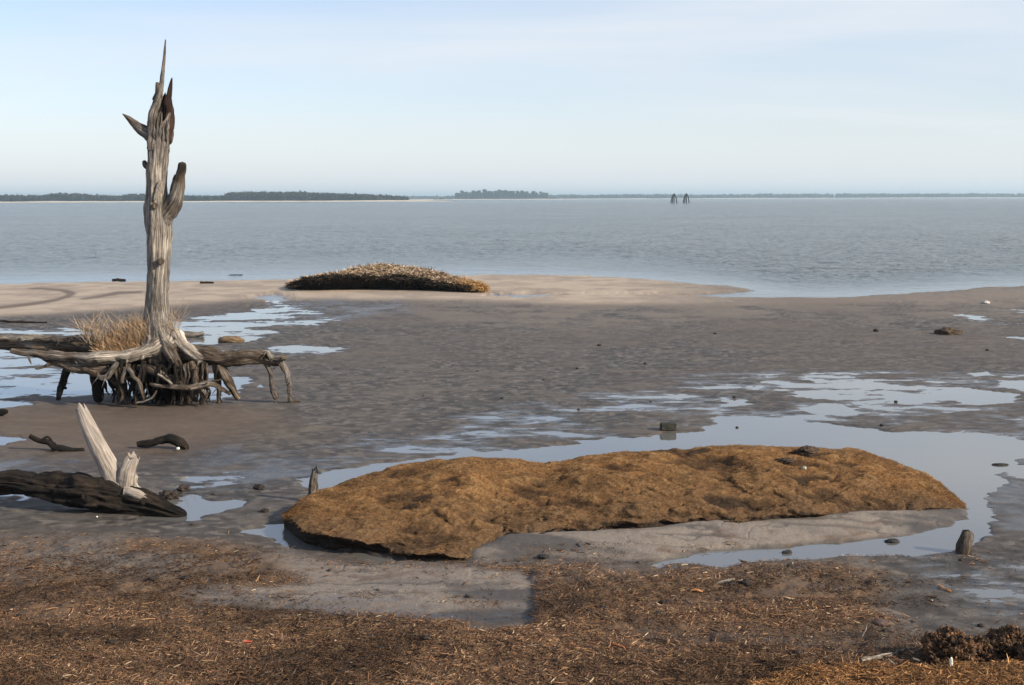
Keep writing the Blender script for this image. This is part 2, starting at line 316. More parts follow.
# silt slope height: high at the peat, zero at the channel
yf = np.interp(CXs, [466, 500, 570, 612, 645, 700, 770, 856, 968], [552, 536, 532, 530, 529, 522, 520, 512, 508])
yb = np.interp(CXs, [480, 520, 655, 690, 760, 830, 900, 940, 975], [568, 563, 562, 553, 548, 543, 536, 528, 512])
SLOPEH = blur(SLOPE * np.clip((yb[None, :] - CYs[:, None]) / np.maximum(yb - yf, 4)[None, :], 0, 1.0), 5, 1.5) * np.interp(CXs, [860, 968], [1, .45])[None, :]
def ground_height(P, fine=True):
    Pc = P.copy(); Pc[..., 1] = np.maximum(Pc[..., 1], 3.0)
    z = np.zeros(P.shape[:-1]); x, y = P[..., 0], P[..., 1]
    for _ in range(4):
        Pc[..., 2] = z; px, py = proj(Pc); z = low_height(px, py)
    far = sst(14, 30, y)
    jx = 16 * fbm(x, y, 1.3, 4, 3) * (1 - 0.5 * far); jy = 5.0 * fbm(x, y, 1.9, 4, 4) * (1 - 0.7 * far)
    hf = fbm(x * .4, y, 5.5, 3, 71); qx, qy = px + jx + 16 * hf, py + jy + 2.6 * fbm(x * .4, y, 6.5, 3, 72) * (1 - .5 * far)
    pool = samp(POOL, qx, qy); sea = samp(SEA, px + jx * 2, py + jy * 0.6); mix = samp(MIX, px, py)
    wrk = samp(WR, qx, qy); silt = samp(SILT, qx, qy); sand = samp(SAND, px, py); slope = samp(SLOPE, px, py)
    soft = np.clip(silt + slope, 0, 1)
    base = 0.020 - 0.0138 * mix
    flat = (1 - wrk) * (1 - soft)
    z = z + base + flat * (0.013 * fbm(x * 0.45, y, 2.0, 3, 5) + 0.0135 * fbm(x * 0.36, y, 7.0, 4, 6, 0.65)) * (1 - 0.7 * sand) * (0.75 + 0.35 * mix)
    z = z + 0.030 * wrk * fbm(x * .6, y, 2.2, 3, 8) + 0.034 * wrk * fbm(x * .8, y, 8.0, 3, 9)
    z = z + soft * (0.016 * fbm(x * 0.35, y, 2.8, 4, 10) + 0.004 * fbm(x, y, 14, 2, 11) - .006 * sst(.13, 0.02, np.abs(fbm(x * .28 + .5 * fbm(x, y, 1.4, 4, 20), y * 1.3, 3.2, 3, 33))))
    wt = samp(WET, px, py); z = z * (1 - wt) + (.004 + .3 * z) * wt
    z = z - 0.006 * samp(TRACK, px + jx * 0.3, py)
    nz = .6 * fbm(x * .35, y * 1.1, 6.0, 4, 61, .65) + .5 * fbm(x * .4, y, 1.6, 3, 62); deep = sst(22, 12.5, y)
    z = np.where(pool > 0.01, z * (1 - pool) + pool * (-.0042 - .012 * deep + .034 * nz * (1 - .45 * deep)), z)
    dsh = 1 - np.clip(sea, 0, 1)
    z = z * dsh - 0.06 * (1 - dsh)
    Yl = y - 50
    z = np.where(y > 52, np.minimum(z, -0.05 - np.clip(Yl, 0, 400) * 0.006), z)
    return z, dict(px=px, py=py, pool=pool, sea=sea, mix=mix, wrk=wrk, silt=silt, sand=sand, slope=slope, qx=qx, qy=qy)
z, K = ground_height(P0)
P0[..., 2] = z
x, y = XX, YY
n_a = fbm(x, y, 1.4, 4, 20); n_b = fbm(x * 0.8, y, 7.0, 3, 21); n_c = fbm(x, y, 0.35, 3, 22)
def C(*c): return np.array(c, np.float32)
def lerp(a, b, t): return a + (b - a) * t[..., None]
col = np.broadcast_to(C(0.068, 0.059, 0.052), P0.shape).astype(np.float32)
col = lerp(col, C(0.036, 0.031, 0.027), np.clip(0.45 + 2.4 * n_b, 0, 1) * 0.85); n_d = fbm(x * .7, y, 13.0, 3, 29); col = col * (1 + .9 * np.clip(n_d, -.5, .5))[..., None]; col = lerp(col, C(.20, .17, .145), sst(.25, .5, n_d + .5 * n_b) * .45); tan_ = samp(TAN, K['px'], K['py']); col = lerp(col, C(.155, .125, .10), tan_ * np.clip(.6 + 1.2 * n_a, 0, 1))
col = lerp(col, C(0.125, 0.105, 0.088), np.clip(2.2 * n_a + 1.2 * fbm(x * .6, y, 5.0, 3, 27) - 0.25, 0, 1) * 0.55)
col = lerp(col, C(0.09, 0.068, 0.053), np.clip(0.4 + 1.4 * n_c, 0, 1) * 0.5)
red = samp(REDB, K['px'], K['py']); col = lerp(col, C(0.105, 0.072, 0.048), red * 0.7)
sandc = lerp(np.broadcast_to(C(0.36, 0.29, 0.22), P0.shape), C(0.25, 0.20, 0.16), np.clip(0.4 + 1.5 * n_a, 0, 1))
sand = np.clip(K['sand'] * 1.25 + 0.25 * n_a * K['sand'], 0, 1) * (1 - .8 * sst(600, 790, K['px'])); col = lerp(col, sandc, sand)
col = lerp(col, C(0.10, 0.07, 0.05), np.clip(samp(TRACK, K['px'], K['py']) * 1.6, 0, 1) * 0.9)
siltc = lerp(np.broadcast_to(C(0.175, 0.146, 0.122), P0.shape), C(0.06, 0.053, 0.05), np.clip(.25 + 2.6 * fbm(x * 0.3, y, 3.0, 4, 23), 0, 1)); siltc = lerp(siltc, C(.10, .065, .045), np.clip(3 * fbm(x * .6, y, 7, 4, 28) - .7, 0, 1) * .8)
rl = np.abs(fbm(x * .28 + .5 * n_a, y * 1.3, 3.2, 3, 33)); siltc = lerp(siltc, C(.045, .039, .035), sst(.13, .02, rl) * sst(-.25, .1, fbm(x, y, 1.2, 2, 34)) * .6)
soft = np.clip(K['silt'] + K['slope'], 0, 1); col = lerp(col, siltc, soft)
cr_ = sst(.1, .4, fbm(x * .8, y, 11, 3, 35)) * sst(500, 540, K['py']) * (1 - soft); col = lerp(col, C(.035, .027, .022), cr_ * .7)
wc = lerp(np.broadcast_to(C(0.060, 0.036, 0.022), P0.shape), C(0.12, 0.072, 0.04), np.clip(0.5 + 1.4 * n_b, 0, 1))
wc = lerp(wc, C(0.10, 0.088, 0.08), np.clip((1 - sst(545, 600, K['py'])) * (0.6 + 1.6 * fbm(x * 0.6, y, 3.0, 3, 24)), 0, 1) * 0.9)
col = lerp(col, wc, K['wrk'])
col = lerp(col, C(0.035, 0.028, 0.024), samp(BANDd, K['px'], K['py']) * 0.6)
col = lerp(col, C(0.26, 0.13, 0.05), samp(STRAW, K['px'], K['py']) * 0.8)
edge = sst(0.03, 0.0, z) ; col = col * (1 - 0.25 * edge)[..., None]
rough = 0.78 - 0.50 * sst(0.011, 0.000, z) - 0.05 * K['mix'] + 0.12 * K['wrk'] + 0.1 * n_a
wet = samp(WET, K['qx'] * 2 - K['px'], K['qy'] * 2 - K['py']) * np.clip(.75 + 1.3 * n_a + n_b, 0, 1); rough = rough * (1 - wet) + .27 * wet; col = col * (1 - .3 * wet)[..., None]
rough = np.clip(rough, 0.17, 1)
nr, nc = XX.shape
ground = mesh_np('ground', P0.reshape(-1, 3), grid_faces(nr, nc), m_ground, None, {'col': col.reshape(-1, 3), 'rough': rough.ravel()}, True)
tag(ground, kind='structure')
def gz(pt):
    zz, _ = ground_height(np.array([[pt[0], pt[1], 0.0]])); return max(float(zz[0]), 0.0)
def gnd(px, py):
    p = G(px, py)
    for _ in range(3): p = G(px, py, gz(p))
    return p
# still water in the pools: one level sheet at z = 0 lying under the mud wherever the mud is higher
YS = np.concatenate([[4], G(np.full(40, CX), np.linspace(800, 300, 40))[:, 1]]); US = np.linspace(-1.6, 1.6, 30)
PW = np.stack([YS[:, None] * US[None, :], np.repeat(YS[:, None], 30, 1), np.zeros((len(YS), 30))], -1)
wat = tag(mesh_np('tide_pool_water', PW.reshape(-1, 3), grid_faces(len(YS), 30), m_pool, None, None, True), kind='structure')
# bay
ysb = np.concatenate([np.arange(300, 215, -0.35)]); YB = G(np.full_like(ysb, CX), ysb)[:, 1]; YB = np.concatenate([YB, YB[-1] * 1.1 ** np.arange(1, 40), [9000]]); YB[0] = YS[-1] + 0.001
UB = np.concatenate([[-6, -3, -1.6, -1], np.linspace(-0.6, 0.6, 700), [1, 1.6, 3, 6]])
PB = np.stack([YB[:, None] * UB[None, :], np.repeat(YB[:, None], len(UB), 1), np.zeros((len(YB), len(UB)))], -1)
pxb, pyb = proj(PB); sp = np.array(SHORE[:11] + [(757, 290), (800, 297)] + SHORE[17:]); ysh = np.interp(pxb, sp[:, 0], sp[:, 1])
offs = ysh - pyb; xb, yb_ = PB[..., 0], PB[..., 1]
chop = sst(1.0, 26, offs + 3 * fbm(xb, yb_, 0.08, 3, 40))
amp = chop * np.interp(yb_, [30, 100, 300, 1500], [.05, .085, .16, .1])
PB[..., 2] = amp * (fbm(xb * 0.9, yb_, 1.5, 4, 41, .6) * 0.9 + 0.1) - 0.0005
sea_o = tag(mesh_np('bay_water', PB.reshape(-1, 3), grid_faces(len(YB), len(UB)), m_sea, None, {'chop': (0.06 + 0.85 * chop).ravel()}, True), kind='structure')
# ------------------------------------------------------------------ tubes
class MB:
    def __init__(s): s.V, s.Q, s.T, s.g, s.t, s.n = [], [], [], [], [], 0
    def tube(s, pts, seg=14, step=None, rough=0.12, flat=1.0, flute=0.10, tip='round', seed=0, jag=0.0, wob=0.35):
        """pts: rows of x y z r tone (world units). tip: round / point / broken"""
        P = np.array(pts, float); n = len(P)
        L = np.concatenate([[0], np.cumsum(np.linalg.norm(np.diff(P[:, :3], axis=0), axis=1))])
        rm = P[:, 3].mean(); step = step or max(rm * 0.45, L[-1] / 160)
        m = max(int(L[-1] / step), 5); tt = np.linspace(0, L[-1], m)
        idx = np.clip(np.searchsorted(L, tt, side='right') - 1, 0, n - 2); u = ((tt - L[idx]) / (L[idx + 1] - L[idx] + 1e-9))[:, None]
        p0 = P[np.maximum(idx - 1, 0)]; p1 = P[idx]; p2 = P[idx + 1]; p3 = P[np.minimum(idx + 2, n - 1)]
        Q = 0.5 * (2 * p1 + (p2 - p0) * u + (2 * p0 - 5 * p1 + 4 * p2 - p3) * u ** 2 + (3 * p1 - p0 - 3 * p2 + p3) * u ** 3)
        c = Q[:, :3]; r = np.maximum(Q[:, 3], 0.0005); tn = Q[:, 4]
        c = c + np.stack([fbm(tt + seed * 3.3, tt * 0 + k * 7.7 + seed, 0.9 / max(rm * 5, .02), 3, k + seed) for k in range(3)], -1) * (r[:, None] * wob)
        T = np.gradient(c, axis=0); T /= np.linalg.norm(T, axis=1)[:, None] + 1e-9
        ref = np.array([0, 1.0, 0]) if abs(T[0, 1]) < 0.9 else np.array([1.0, 0, 0])
        A = np.cross(T, ref); A /= np.linalg.norm(A, axis=1)[:, None] + 1e-9; B = np.cross(T, A)
        a = np.linspace(0, 2 * np.pi, seg, endpoint=False)
        ca, sa = np.cos(a)[None, :], np.sin(a)[None, :]; ll = tt[:, None] / rm
        k = 1 + rough * 1.2 * fbm3(ca * 1.3 + 0 * ll, sa * 1.3 + 0 * ll, ll * 0.35 + seed * 5, 1.0, 3, seed) + flute * 1.6 * (np.abs(fbm3(ca * 2.8 + 0 * ll, sa * 2.8 + 0 * ll, ll * 0.09 + seed * 3, 1.0, 2, seed + 3)) - 0.25) + rough * .45 * fbm3(ca * 4.5 + 0 * ll, sa * 4.5 + 0 * ll, ll * 1.1 + seed * 2, 1.0, 3, seed + 5)
        rr = r[:, None] * k
        if tip in ('round', 'point'):
            e = np.clip((L[-1] - tt) / (r * (1.0 if tip == 'round' else 3.0)), 0, 1); rr = rr * np.sqrt(1 - (1 - e) ** 2 + 1e-6)[:, None] if tip == 'round' else rr * e[:, None]
        V = c[:, None, :] + A[:, None, :] * (rr * ca)[..., None] + B[:, None, :] * (rr * sa * flat)[..., None]
        if jag:
            e = np.clip(1 - (L[-1] - tt) / (jag * 3), 0, 1)[:, None]; V = V + T[:, None, :] * (e * jag * (0.6 + 1.6 * n3(ca * 2.4 + 0 * ll, sa * 2.4 + 0 * ll, 0 * ll + seed, seed + 9)))[..., None]
        gs = min(max((0.13 / rm) ** .7, 1.0), 5.0); g = np.stack([ca * rm + 0 * ll + seed * 1.7, sa * rm + 0 * ll, tt[:, None] + 0 * ca], -1) * gs
        o = s.n; s.V.append(V.reshape(-1, 3)); s.g.append(g.reshape(-1, 3)); s.t.append(np.repeat(tn, seg)); s.Q.append(grid_faces(m, seg, o, True)); s.n += m * seg
        for ring, cc, sg in ((0, c[0], -1), (m - 1, V[-1].mean(0) - T[-1] * (jag * 0.8), 1)):
            s.V.append(cc[None]); s.g.append(np.array([[seed * 1.7, 0, tt[ring]]])); s.t.append(np.array([tn[ring] - (0.15 if jag else 0)]))
            i = np.arange(seg); j = (i + 1) % seg; b = o + ring * seg
            s.T.append(np.stack([b + i, b + j, np.full(seg, s.n)], -1)[:, ::-sg]); s.n += 1
        return s
    def build(s, name, mat, parent=None):
        V = np.concatenate(s.V)
        if parent is not None: V = V - np.array(parent.location)
        Q = [np.concatenate(s.Q), np.concatenate(s.T)]
        return mesh_np(name, V, Q, mat, parent, {'grain': np.concatenate(s.g), 'tone': np.clip(np.concatenate(s.t), -0.2, 1.2)}, True)
def pt(px, py, Y, rpx, tone):
    p = Wp(px, py, Y); return [*p, rpx * Y / F, tone]
def path(Yb, rows, dy=0.0):
    """rows: px, py, r(px), tone, depth offset (m)"""
    return [pt(q[0], q[1], Yb + dy + (q[4] if len(q) > 4 else 0), q[2], q[3]) for q in rows]
# ------------------------------------------------------------------ dead tree
TY = gnd(160, 402)[1]
tb = Wp(163, 352, TY); TREE = empty('dead_tree', (tb[0], TY, 0), 'tall bare snag of a dead tree standing on exposed spreading roots on the mud', 'dead tree')
b = MB()
b.tube(path(TY, [(164, 362, 22, .0), (163, 354, 20, .2), (161, 343, 17, .8), (160, 330, 14.5, .75), (158, 315, 12.4, .65), (157, 295, 11.2, .66), (157.5, 270, 10.9, .7), (158.8, 245, 11.3, .75), (160, 226, 12.0, .72), (158.5, 205, 11.0, .68), (158, 185, 10.2, .7), (158, 160, 10.0, .62), (158, 142, 10.8, .5), (159, 134, 10.6, .42), (160.5, 126, 9.6, .35)]), 64, 0.02, 0.22, 1, 0.14, 'open', 3, 0.10)
trunk = b.build('trunk', m_wood, TREE)
b = MB(); b.tube(path(TY, [(151, 150, 3.6, .5, -.1), (151.5, 135, 4.2, .55, -.09), (153.5, 120, 4.6, .6, -.08), (156, 108, 4.2, .55, -.05), (159, 97, 3.2, .5, -.03), (161, 84, 2.4, .6), (163.2, 70, 1.7, .65), (164.6, 56, 1.3, .6), (165.6, 39, .6, .4)]), 16, 0.02, .2, .8, .25, 'point', 5)
b.tube(path(TY, [(153, 100, 1.2, .2), (157, 92, 2.2, .3), (157.5, 86, 2.4, .25), (157, 82, 1.2, .25)]), 10, None, .3, 1, .2, 'round', 9)
b.build('broken_spire', m_wood, TREE)
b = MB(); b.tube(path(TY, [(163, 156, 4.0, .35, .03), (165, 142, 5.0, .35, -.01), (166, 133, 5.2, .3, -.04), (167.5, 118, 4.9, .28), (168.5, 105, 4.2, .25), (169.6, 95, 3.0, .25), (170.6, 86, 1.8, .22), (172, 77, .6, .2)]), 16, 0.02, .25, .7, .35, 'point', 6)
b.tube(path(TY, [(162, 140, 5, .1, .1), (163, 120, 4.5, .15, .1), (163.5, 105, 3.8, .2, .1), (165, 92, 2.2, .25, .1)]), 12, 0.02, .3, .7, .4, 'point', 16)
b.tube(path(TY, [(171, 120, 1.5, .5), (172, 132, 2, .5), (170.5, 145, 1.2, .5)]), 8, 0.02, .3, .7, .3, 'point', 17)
b.tube(path(TY, [(157, 142, 1.5, -.2, -.06), (157.5, 134, 3.2, -.2, -.09), (158.5, 124, 3.4, -.2, -.07), (160, 113, 2.2, -.2, -.05), (161, 106, .8, -.1, -.03)]), 12, 0.02, .3, .7, .4, 'point', 19)  # dark-toned tube painting in the shade of the trunk-top hollow
b.build('split_wood_and_hollow_shade', m_red, TREE)
b = MB()
for i, (x0, y0, r0, x1, y1) in enumerate([(157, 143, 1.4, 158, 116), (160, 140, 1.2, 162, 112), (154, 142, 1.3, 155, 122), (167, 140, 1.5, 169, 118), (163, 143, 1.2, 164.5, 122)]):
    b.tube(path(TY, [(x0, y0 + 8, r0, .7, -.04), (x0, y0 - 4, r0 * 1.2, .6, -.12), ((x0 + x1) / 2, (y0 + y1) / 2, r0, .6, -.13), (x1, y1, .4, .5, -.1)]), 8, 0.02, .3, .8, .3, 'point', 60 + i)
b.build('splinter', m_wood, TREE)
b = MB(); b.tube(path(TY, [(156, 140, 6, .4), (150, 135, 6.0, .42), (145, 131, 5.6, .45), (138, 126, 4.8, .4), (131, 120, 3.0, .35), (127, 117, 2.0, .3), (122, 113.5, .9, .3)]), 16, 0.02, .22, .8, .2, 'point', 7)
b.build('branch_stub', m_wood, TREE)
b = MB(); b.tube(path(TY, [(157, 252, 3, .65, .12), (160, 238, 6.5, .65, .08), (163, 225, 9, .6, .04), (166, 215, 9.4, .55, 0), (170, 207, 8.8, .5, -.04), (175, 196, 7.2, .5, -.1), (178.5, 185, 5.6, .4, -.1), (180.5, 175, 4.6, .2, -.1), (182, 167, 4.0, .05, -.1), (182, 161, 3.4, .02, -.1)]), 24, 0.02, .24, 1, .2, 'round', 8)
b.tube(path(TY, [(172, 200, 3, .4, -.1), (173, 190, 2.8, .4, -.1), (174, 182, 2.2, .3, -.1), (175, 174, 1, .2, -.1)]), 10, 0.02, .2, 1, .2, 'point', 18)
b.build('branch_stub', m_wood, TREE)
b = MB(); b.tube(path(TY, [(150, 168, 3, .3), (146, 165, 3, .3), (144, 160, 1.6, .25)]), 10, 0.01, .3, 1, .2, 'round', 11); b.build('knot', m_wood, TREE)
for (kx, ky, kr) in ((161, 261, 3.4), (154.5, 205.5, 2.8)):
    b = MB(); b.tube(path(TY, [(kx, ky, kr, .3, -.05), (kx, ky, kr, .45, -.17), (kx, ky, kr * 1.1, .5, -.21), (kx, ky, kr * .7, .2, -.225), (kx, ky, kr * .5, .0, -.20), (kx, ky, kr * .3, -.2, -.16)]), 14, 0.008, .15, 1, .1, 'open', 12)
    b.build('knot', m_wood, TREE)
b = MB(); b.tube(path(TY, [(155, 200, 1.5, 1.1, -.2), (158, 193, 3, 1.15, -.19), (160, 186, 3, 1.15, -.18), (161, 180, 1, 1.1, -.17)]), 10, 0.01, .25, .4, .2, 'round', 14); b.build('bleached_scar', m_wood, TREE)
def root(rows, seg=16, mat=m_wood, seed=1, tip='round', rough=.38, flute=.5, step=0.018, flat=1.0, nm='root', jag=0):
    rows = [(q[0], q[1], q[2] * .92, q[3] - .06) + tuple(q[4:]) for q in rows]
    bb = MB(); bb.tube(path(TY, rows), max(seg, 10), step, rough, flat, flute, tip, seed, jag, .7)
    if seed < 100 and nm == 'root' and len(rows) > 4:
        for k in range(4):                              # broken rootlets forking off the limb
            i = random.randint(1, len(rows) - 2); q = rows[i]; f = random.uniform(.15, .3) * q[2]; sx_ = random.choice([-1, 1]) * random.uniform(2, 7); sy_ = random.uniform(-1.5, 9)
            bb.tube(path(TY, [(q[0], q[1], f, q[3], (q[4] if len(q) > 4 else 0) - .02), (q[0] + sx_ * .5, q[1] + q[2] * .6 * np.sign(sy_) + sy_ * .4, f, q[3] - .1, (q[4] if len(q) > 4 else 0) - .08), (q[0] + sx_, q[1] + q[2] * .8 * np.sign(sy_) + sy_, f * .5, q[3] - .1, (q[4] if len(q) > 4 else 0) - .06)]), 7, .03, .3, 1, .3, 'point', seed * 7 + k, 0, .8)
    rows = None; return bb.build(nm, mat, TREE)
root([(165, 352, 13, .4, .15), (140, 348, 10, .35, .3), (115, 346, 9, .3, .4), (90, 347, 8.5, .3, .45), (60, 347, 7.8, .42, .45), (30, 345, 7.2, .5, .4), (0, 344, 6.6, .55, .35), (-40, 346, 5.5, .5, .3), (-85, 352, 3.5, .4, .3)], 20, seed=21)
root([(120, 342, 3, .5, .2), (95, 339, 4, .5, .2), (60, 340, 3.6, .6, .25), (30, 338, 3.4, .7, .2), (0, 337.5, 3, .7, .2), (-50, 341, 2.4, .6, .1)], 14, seed=22)
root([(168, 343, 11, 1.2, -.12), (158, 349, 9.5, 1.3, -.22), (145, 354, 7.5, 1.3, -.3), (128, 357, 7, 1.3, -.35), (110, 357, 6.2, 1.1, -.35), (92, 359, 6.5, .8, -.35), (75, 359, 6, .5, -.3), (50, 357, 5, .5, -.25), (28, 353, 4, .5, -.2), (10, 350, 2.5, .5, -.2)], 18, seed=23)
root([(135, 370, 7, .2, -.2), (110, 369, 6.5, .25, -.25), (88, 368, 6, .35, -.25), (68, 366, 4.4, .4, -.25), (50, 361, 3, .35, -.2), (42, 358, 1.5, .3, -.2)], 14, seed=24)
root([(52, 363, 1.8, .4, -.25), (43, 367, 1.6, .4, -.25), (35, 369, 1, .4, -.3)], 8, seed=25)
root([(68, 364, 4.8, .15, -.1), (64, 378, 4.2, .12, -.05), (61, 390, 3.4, .1, -.02), (59, 400, 2.8, .05, 0)], 12, m_wet, 26)
root([(62, 386, 2, .1, -.05), (67, 389, 1.3, .1, -.05)], 8, m_wet, 27)
root([(170, 352, 15, .35, -.05), (186, 356, 13.5, .3, -.12), (203, 358.5, 11, .32, -.2), (220, 360, 9, .32, -.25), (238, 358, 7.6, .4, -.25), (255, 357, 7.4, .4, -.22), (267, 358, 7, .4, -.2), (276, 361, 5, .4, -.2), (285, 361, 3, .5, -.2)], 22, seed=28)
root([(255, 353, 2, .5, -.25), (266, 352, 3, .6, -.28), (274, 358, 2.5, .7, -.3), (283, 357, 3, .5, -.3), (287, 358, 1.6, .4, -.3)], 10, seed=29)
root([(174, 330, 5, 1.1, -.05), (178, 341, 7, 1.3, -.15), (188, 350, 6.5, 1.2, -.24), (200, 357, 5, .7, -.26), (214, 362, 4, .4, -.2), (226, 366, 2, .3, -.15)], 14, seed=30, tip='point')
root([(160, 325, 5, .6, -.15), (165, 340, 6, .8, -.22), (172, 352, 6, .5, -.28), (178, 364, 5, .2, -.25), (186, 376, 3, .15, -.2)], 14, seed=31, tip='point')
root([(266, 362, 3, .5, -.2), (271, 374, 2.7, .5, -.2), (272.5, 387, 2.4, .5, -.15), (276, 400, 2.4, .4, -.1)], 10, seed=32)
root([(280, 361, 3, .5, -.25), (286, 370, 3.2, .6, -.22), (289, 382, 2.8, .65, -.18), (289.5, 392, 2.7, .6, -.12), (291, 402, 2.8, .5, -.1)], 10, seed=33)
root([(275, 403, 1.6, .3, -.1), (285, 403.5, 2.0, .35, -.1), (295, 401.5, 2.2, .5, -.1), (301, 401.5, 1.4, .5, -.1)], 8, seed=34)
root([(213, 362, 3, .4, -.25), (216, 374, 2.7, .4, -.2), (218, 388, 2.4, .3, -.15), (220, 403, 2.6, .25, -.1)], 10, seed=35)
root([(219, 364, 4.5, .4, -.3), (226, 376, 5, .4, -.25), (232, 386, 4.2, .4, -.2), (240, 399, 2.8, .35, -.12)], 12, seed=36)
root([(150, 384, 2, .3, -.5), (168, 387, 2.4, .4, -.55), (188, 387, 3.2, .45, -.55), (206, 384, 3.1, .45, -.5), (218, 387, 2.6, .4, -.45), (230, 395, 1.6, .4, -.4)], 10, seed=37)
root([(207, 383, 1.2, .3, -.35), (218, 380, 1.1, .3, -.3), (222, 380, .6, .3, -.3)], 6, seed=38)
root([(118, 362, 3, .6, -.45), (112, 370, 3, .6, -.5), (106, 377, 3.2, .6, -.52), (98, 377, 2.6, .5, -.5), (98, 372, 2, .4, -.48)], 10, seed=39)
root([(128, 364, 2.6, .6, -.45), (124, 374, 2.6, .5, -.5), (122, 384, 2, .35, -.5)], 8, seed=40)
root([(128, 368, 2.2, .6, -.5), (135, 378, 2.3, .45, -.55), (141, 390, 2.2, .35, -.55), (144, 401, 1.6, .3, -.5)], 8, seed=41)
root([(158, 374, 1.4, .8, -.6), (166, 379, 1.4, .8, -.6), (173, 385, 1.6, .8, -.6)], 6, seed=42)
root([(137, 403, 1, .6, -.6), (148, 400, 1.1, .6, -.6), (154, 395, 1, .6, -.6), (157, 390, .7, .5, -.6)], 6, seed=43)
root([(140, 368, 5, .2, -.35), (160, 374, 5.5, .2, -.4), (178, 384, 4.5, .2, -.42), (190, 392, 3, .2, -.4)], 12, seed=44)
root([(190, 362, 5, .4, -.3), (195, 375, 5, .45, -.32), (192, 390, 4, .4, -.32), (190, 403, 3.6, .3, -.3)], 12, seed=45)
root([(200, 362, 3, .45, -.25), (201, 375, 3, .45, -.25), (197, 390, 2.4, .4, -.2), (196, 402, 2.2, .3, -.2)], 8, seed=46)
root([(184, 363, 3, .5, -.4), (186, 378, 2.2, .45, -.4), (183, 392, 2, .4, -.38), (182, 405, 1.4, .3, -.35)], 8, seed=47)
root([(98, 366, 6, .15, -.1), (95, 380, 6.8, .12, -.08), (97, 392, 6, .08, -.05), (98, 402, 5.5, .05, -.05)], 14, m_wet, 48)
root([(120, 360, 12, .1, .2), (150, 364, 15, .12, .2), (185, 366, 14, .12, .25), (205, 366, 8, .15, .25)], 20, m_wet, 49, flat=1.6, nm='root_crown')
root([(146, 374, 11, .05, .15), (170, 378, 13, .05, .15), (194, 378, 10, .05, .15)], 18, m_wet, 50, nm='root_crown')
root([(150, 392, 7, .02, .2), (172, 394, 8, .02, .2), (192, 394, 6, .02, .2)], 18, m_wet, 51, nm='root_crown')
root([(100, 364, 9, .1, .1), (130, 368, 9, .08, .05), (150, 368, 9, .08, 0)], 18, m_wet, 52, nm='root_crown')
for i in range(130):                                   # the fringe of hanging roots
    x0 = random.uniform(104, 206); y0 = random.uniform(358, 370); dx = random.gauss(0, 7); dp = random.uniform(-.5, .55); r = random.choice([.8, 1.0, 1.3, 1.7, 2.3])
    t = random.uniform(.0, .24) + (.15 if x0 > 182 else 0); y2 = 401 - dp * 10 if random.random() < .75 else random.uniform(384, 396)
    root([(x0, y0, r * 1.2, t, dp), (x0 + dx * .2 + random.gauss(0, 3), y0 + (y2 - y0) * .35, r, t, dp - .03), (x0 + dx * .7 + random.gauss(0, 3), y0 + (y2 - y0) * .7, r * .85, t, dp), (x0 + dx, y2, r * .6, t * .7, dp)], 7, m_wet if t < .2 else m_wood, 100 + i, tip='point', rough=.45, step=.03)
for o in list(TREE.children):
    if o.name.startswith(('knot', 'bleached_scar', 'splinter')): o.parent = trunk
# ------------------------------------------------------------------ blades
def blades(name, P, D, L, Wd, colr, mat, parent=None, curve=0.25):
    """three-sided tapered straws. P base, D unit direction, L length, Wd width"""
    n = len(P); P = P - (np.array(parent.location) if parent is not None else 0)
    up = np.tile([0, 0, 1.0], (n, 1)); A = np.cross(D, up); A /= np.linalg.norm(A, axis=1)[:, None] + 1e-6; B = np.cross(D, A)
    side = A * rng.normal(0, curve, (n, 1)) + B * rng.normal(0, curve * .6, (n, 1))
    V = []
    for k, (f, wf) in enumerate(((0, .8), (.5, 1.0), (1, .35))):
        c = P + D * (L * f)[:, None] + side * (L * f * f * .8)[:, None]
        for a in (0, 2.1, 4.2): V.append(c + (A * math.cos(a) + B * math.sin(a)) * (Wd * .5 * wf)[:, None])
    V = np.stack(V, 1).reshape(-1, 3); o = (np.arange(n) * 9)[:, None]; Q = []
    for k in (0, 3):
        for i in range(3):
            j = (i + 1) % 3; Q.append(np.concatenate([o + k + i, o + k + j, o + k + 3 + j, o + k + 3 + i], 1))
    return mesh_np(name, V, np.concatenate(Q), mat, parent, {'col': np.repeat(colr, 9, 0)})
def pick(cols, n, jit=.2, w=None):
    c = np.array(cols)[rng.choice(len(cols), n, p=w)]; return np.clip(c * (1 + rng.normal(0, jit, (n, 1))), .004, .9)
# grass clump on the roots
n = 3000; u = rng.random(n); gx = 98 + 50 * u; top = np.interp(gx, [96, 110, 125, 140, 152], [345, 334, 326, 320, 318]); gy = rng.uniform(0, 1, n) * (354 - top) + top + 5
dY = rng.uniform(-.15, .25, n); Pg = Wp(gx, gy, TY - .05 + dY)
Dg = np.stack([rng.normal(-.15, .4, n), rng.normal(-.1, .4, n), rng.normal(1, .25, n)], 1); Dg /= np.linalg.norm(Dg, axis=1)[:, None]
gc = np.array([Wp(125, 356, TY + .1)]).ravel(); GR = empty('dry_grass_clump', tuple(gc), 'golden dry grass clump growing on the roots at the left of the trunk base', 'grass clump')
Lg = rng.uniform(.04, .19, n); blades('grass_blade', Pg, Dg, Lg, np.full(n, .006), pick([(.56, .36, .19), (.44, .27, .14), (.64, .46, .29), (.25, .15, .08)], n), m_straw, GR, .5)['kind'] = 'stuff'
n = 420; gx = rng.uniform(84, 182, n); gy = np.interp(gx, [84, 150, 182], [346, 345, 335]) - rng.uniform(0, 14, n)
Dg = np.stack([rng.normal(-.1, .35, n), rng.normal(-.1, .3, n), np.ones(n)], 1); Dg /= np.linalg.norm(Dg, axis=1)[:, None]
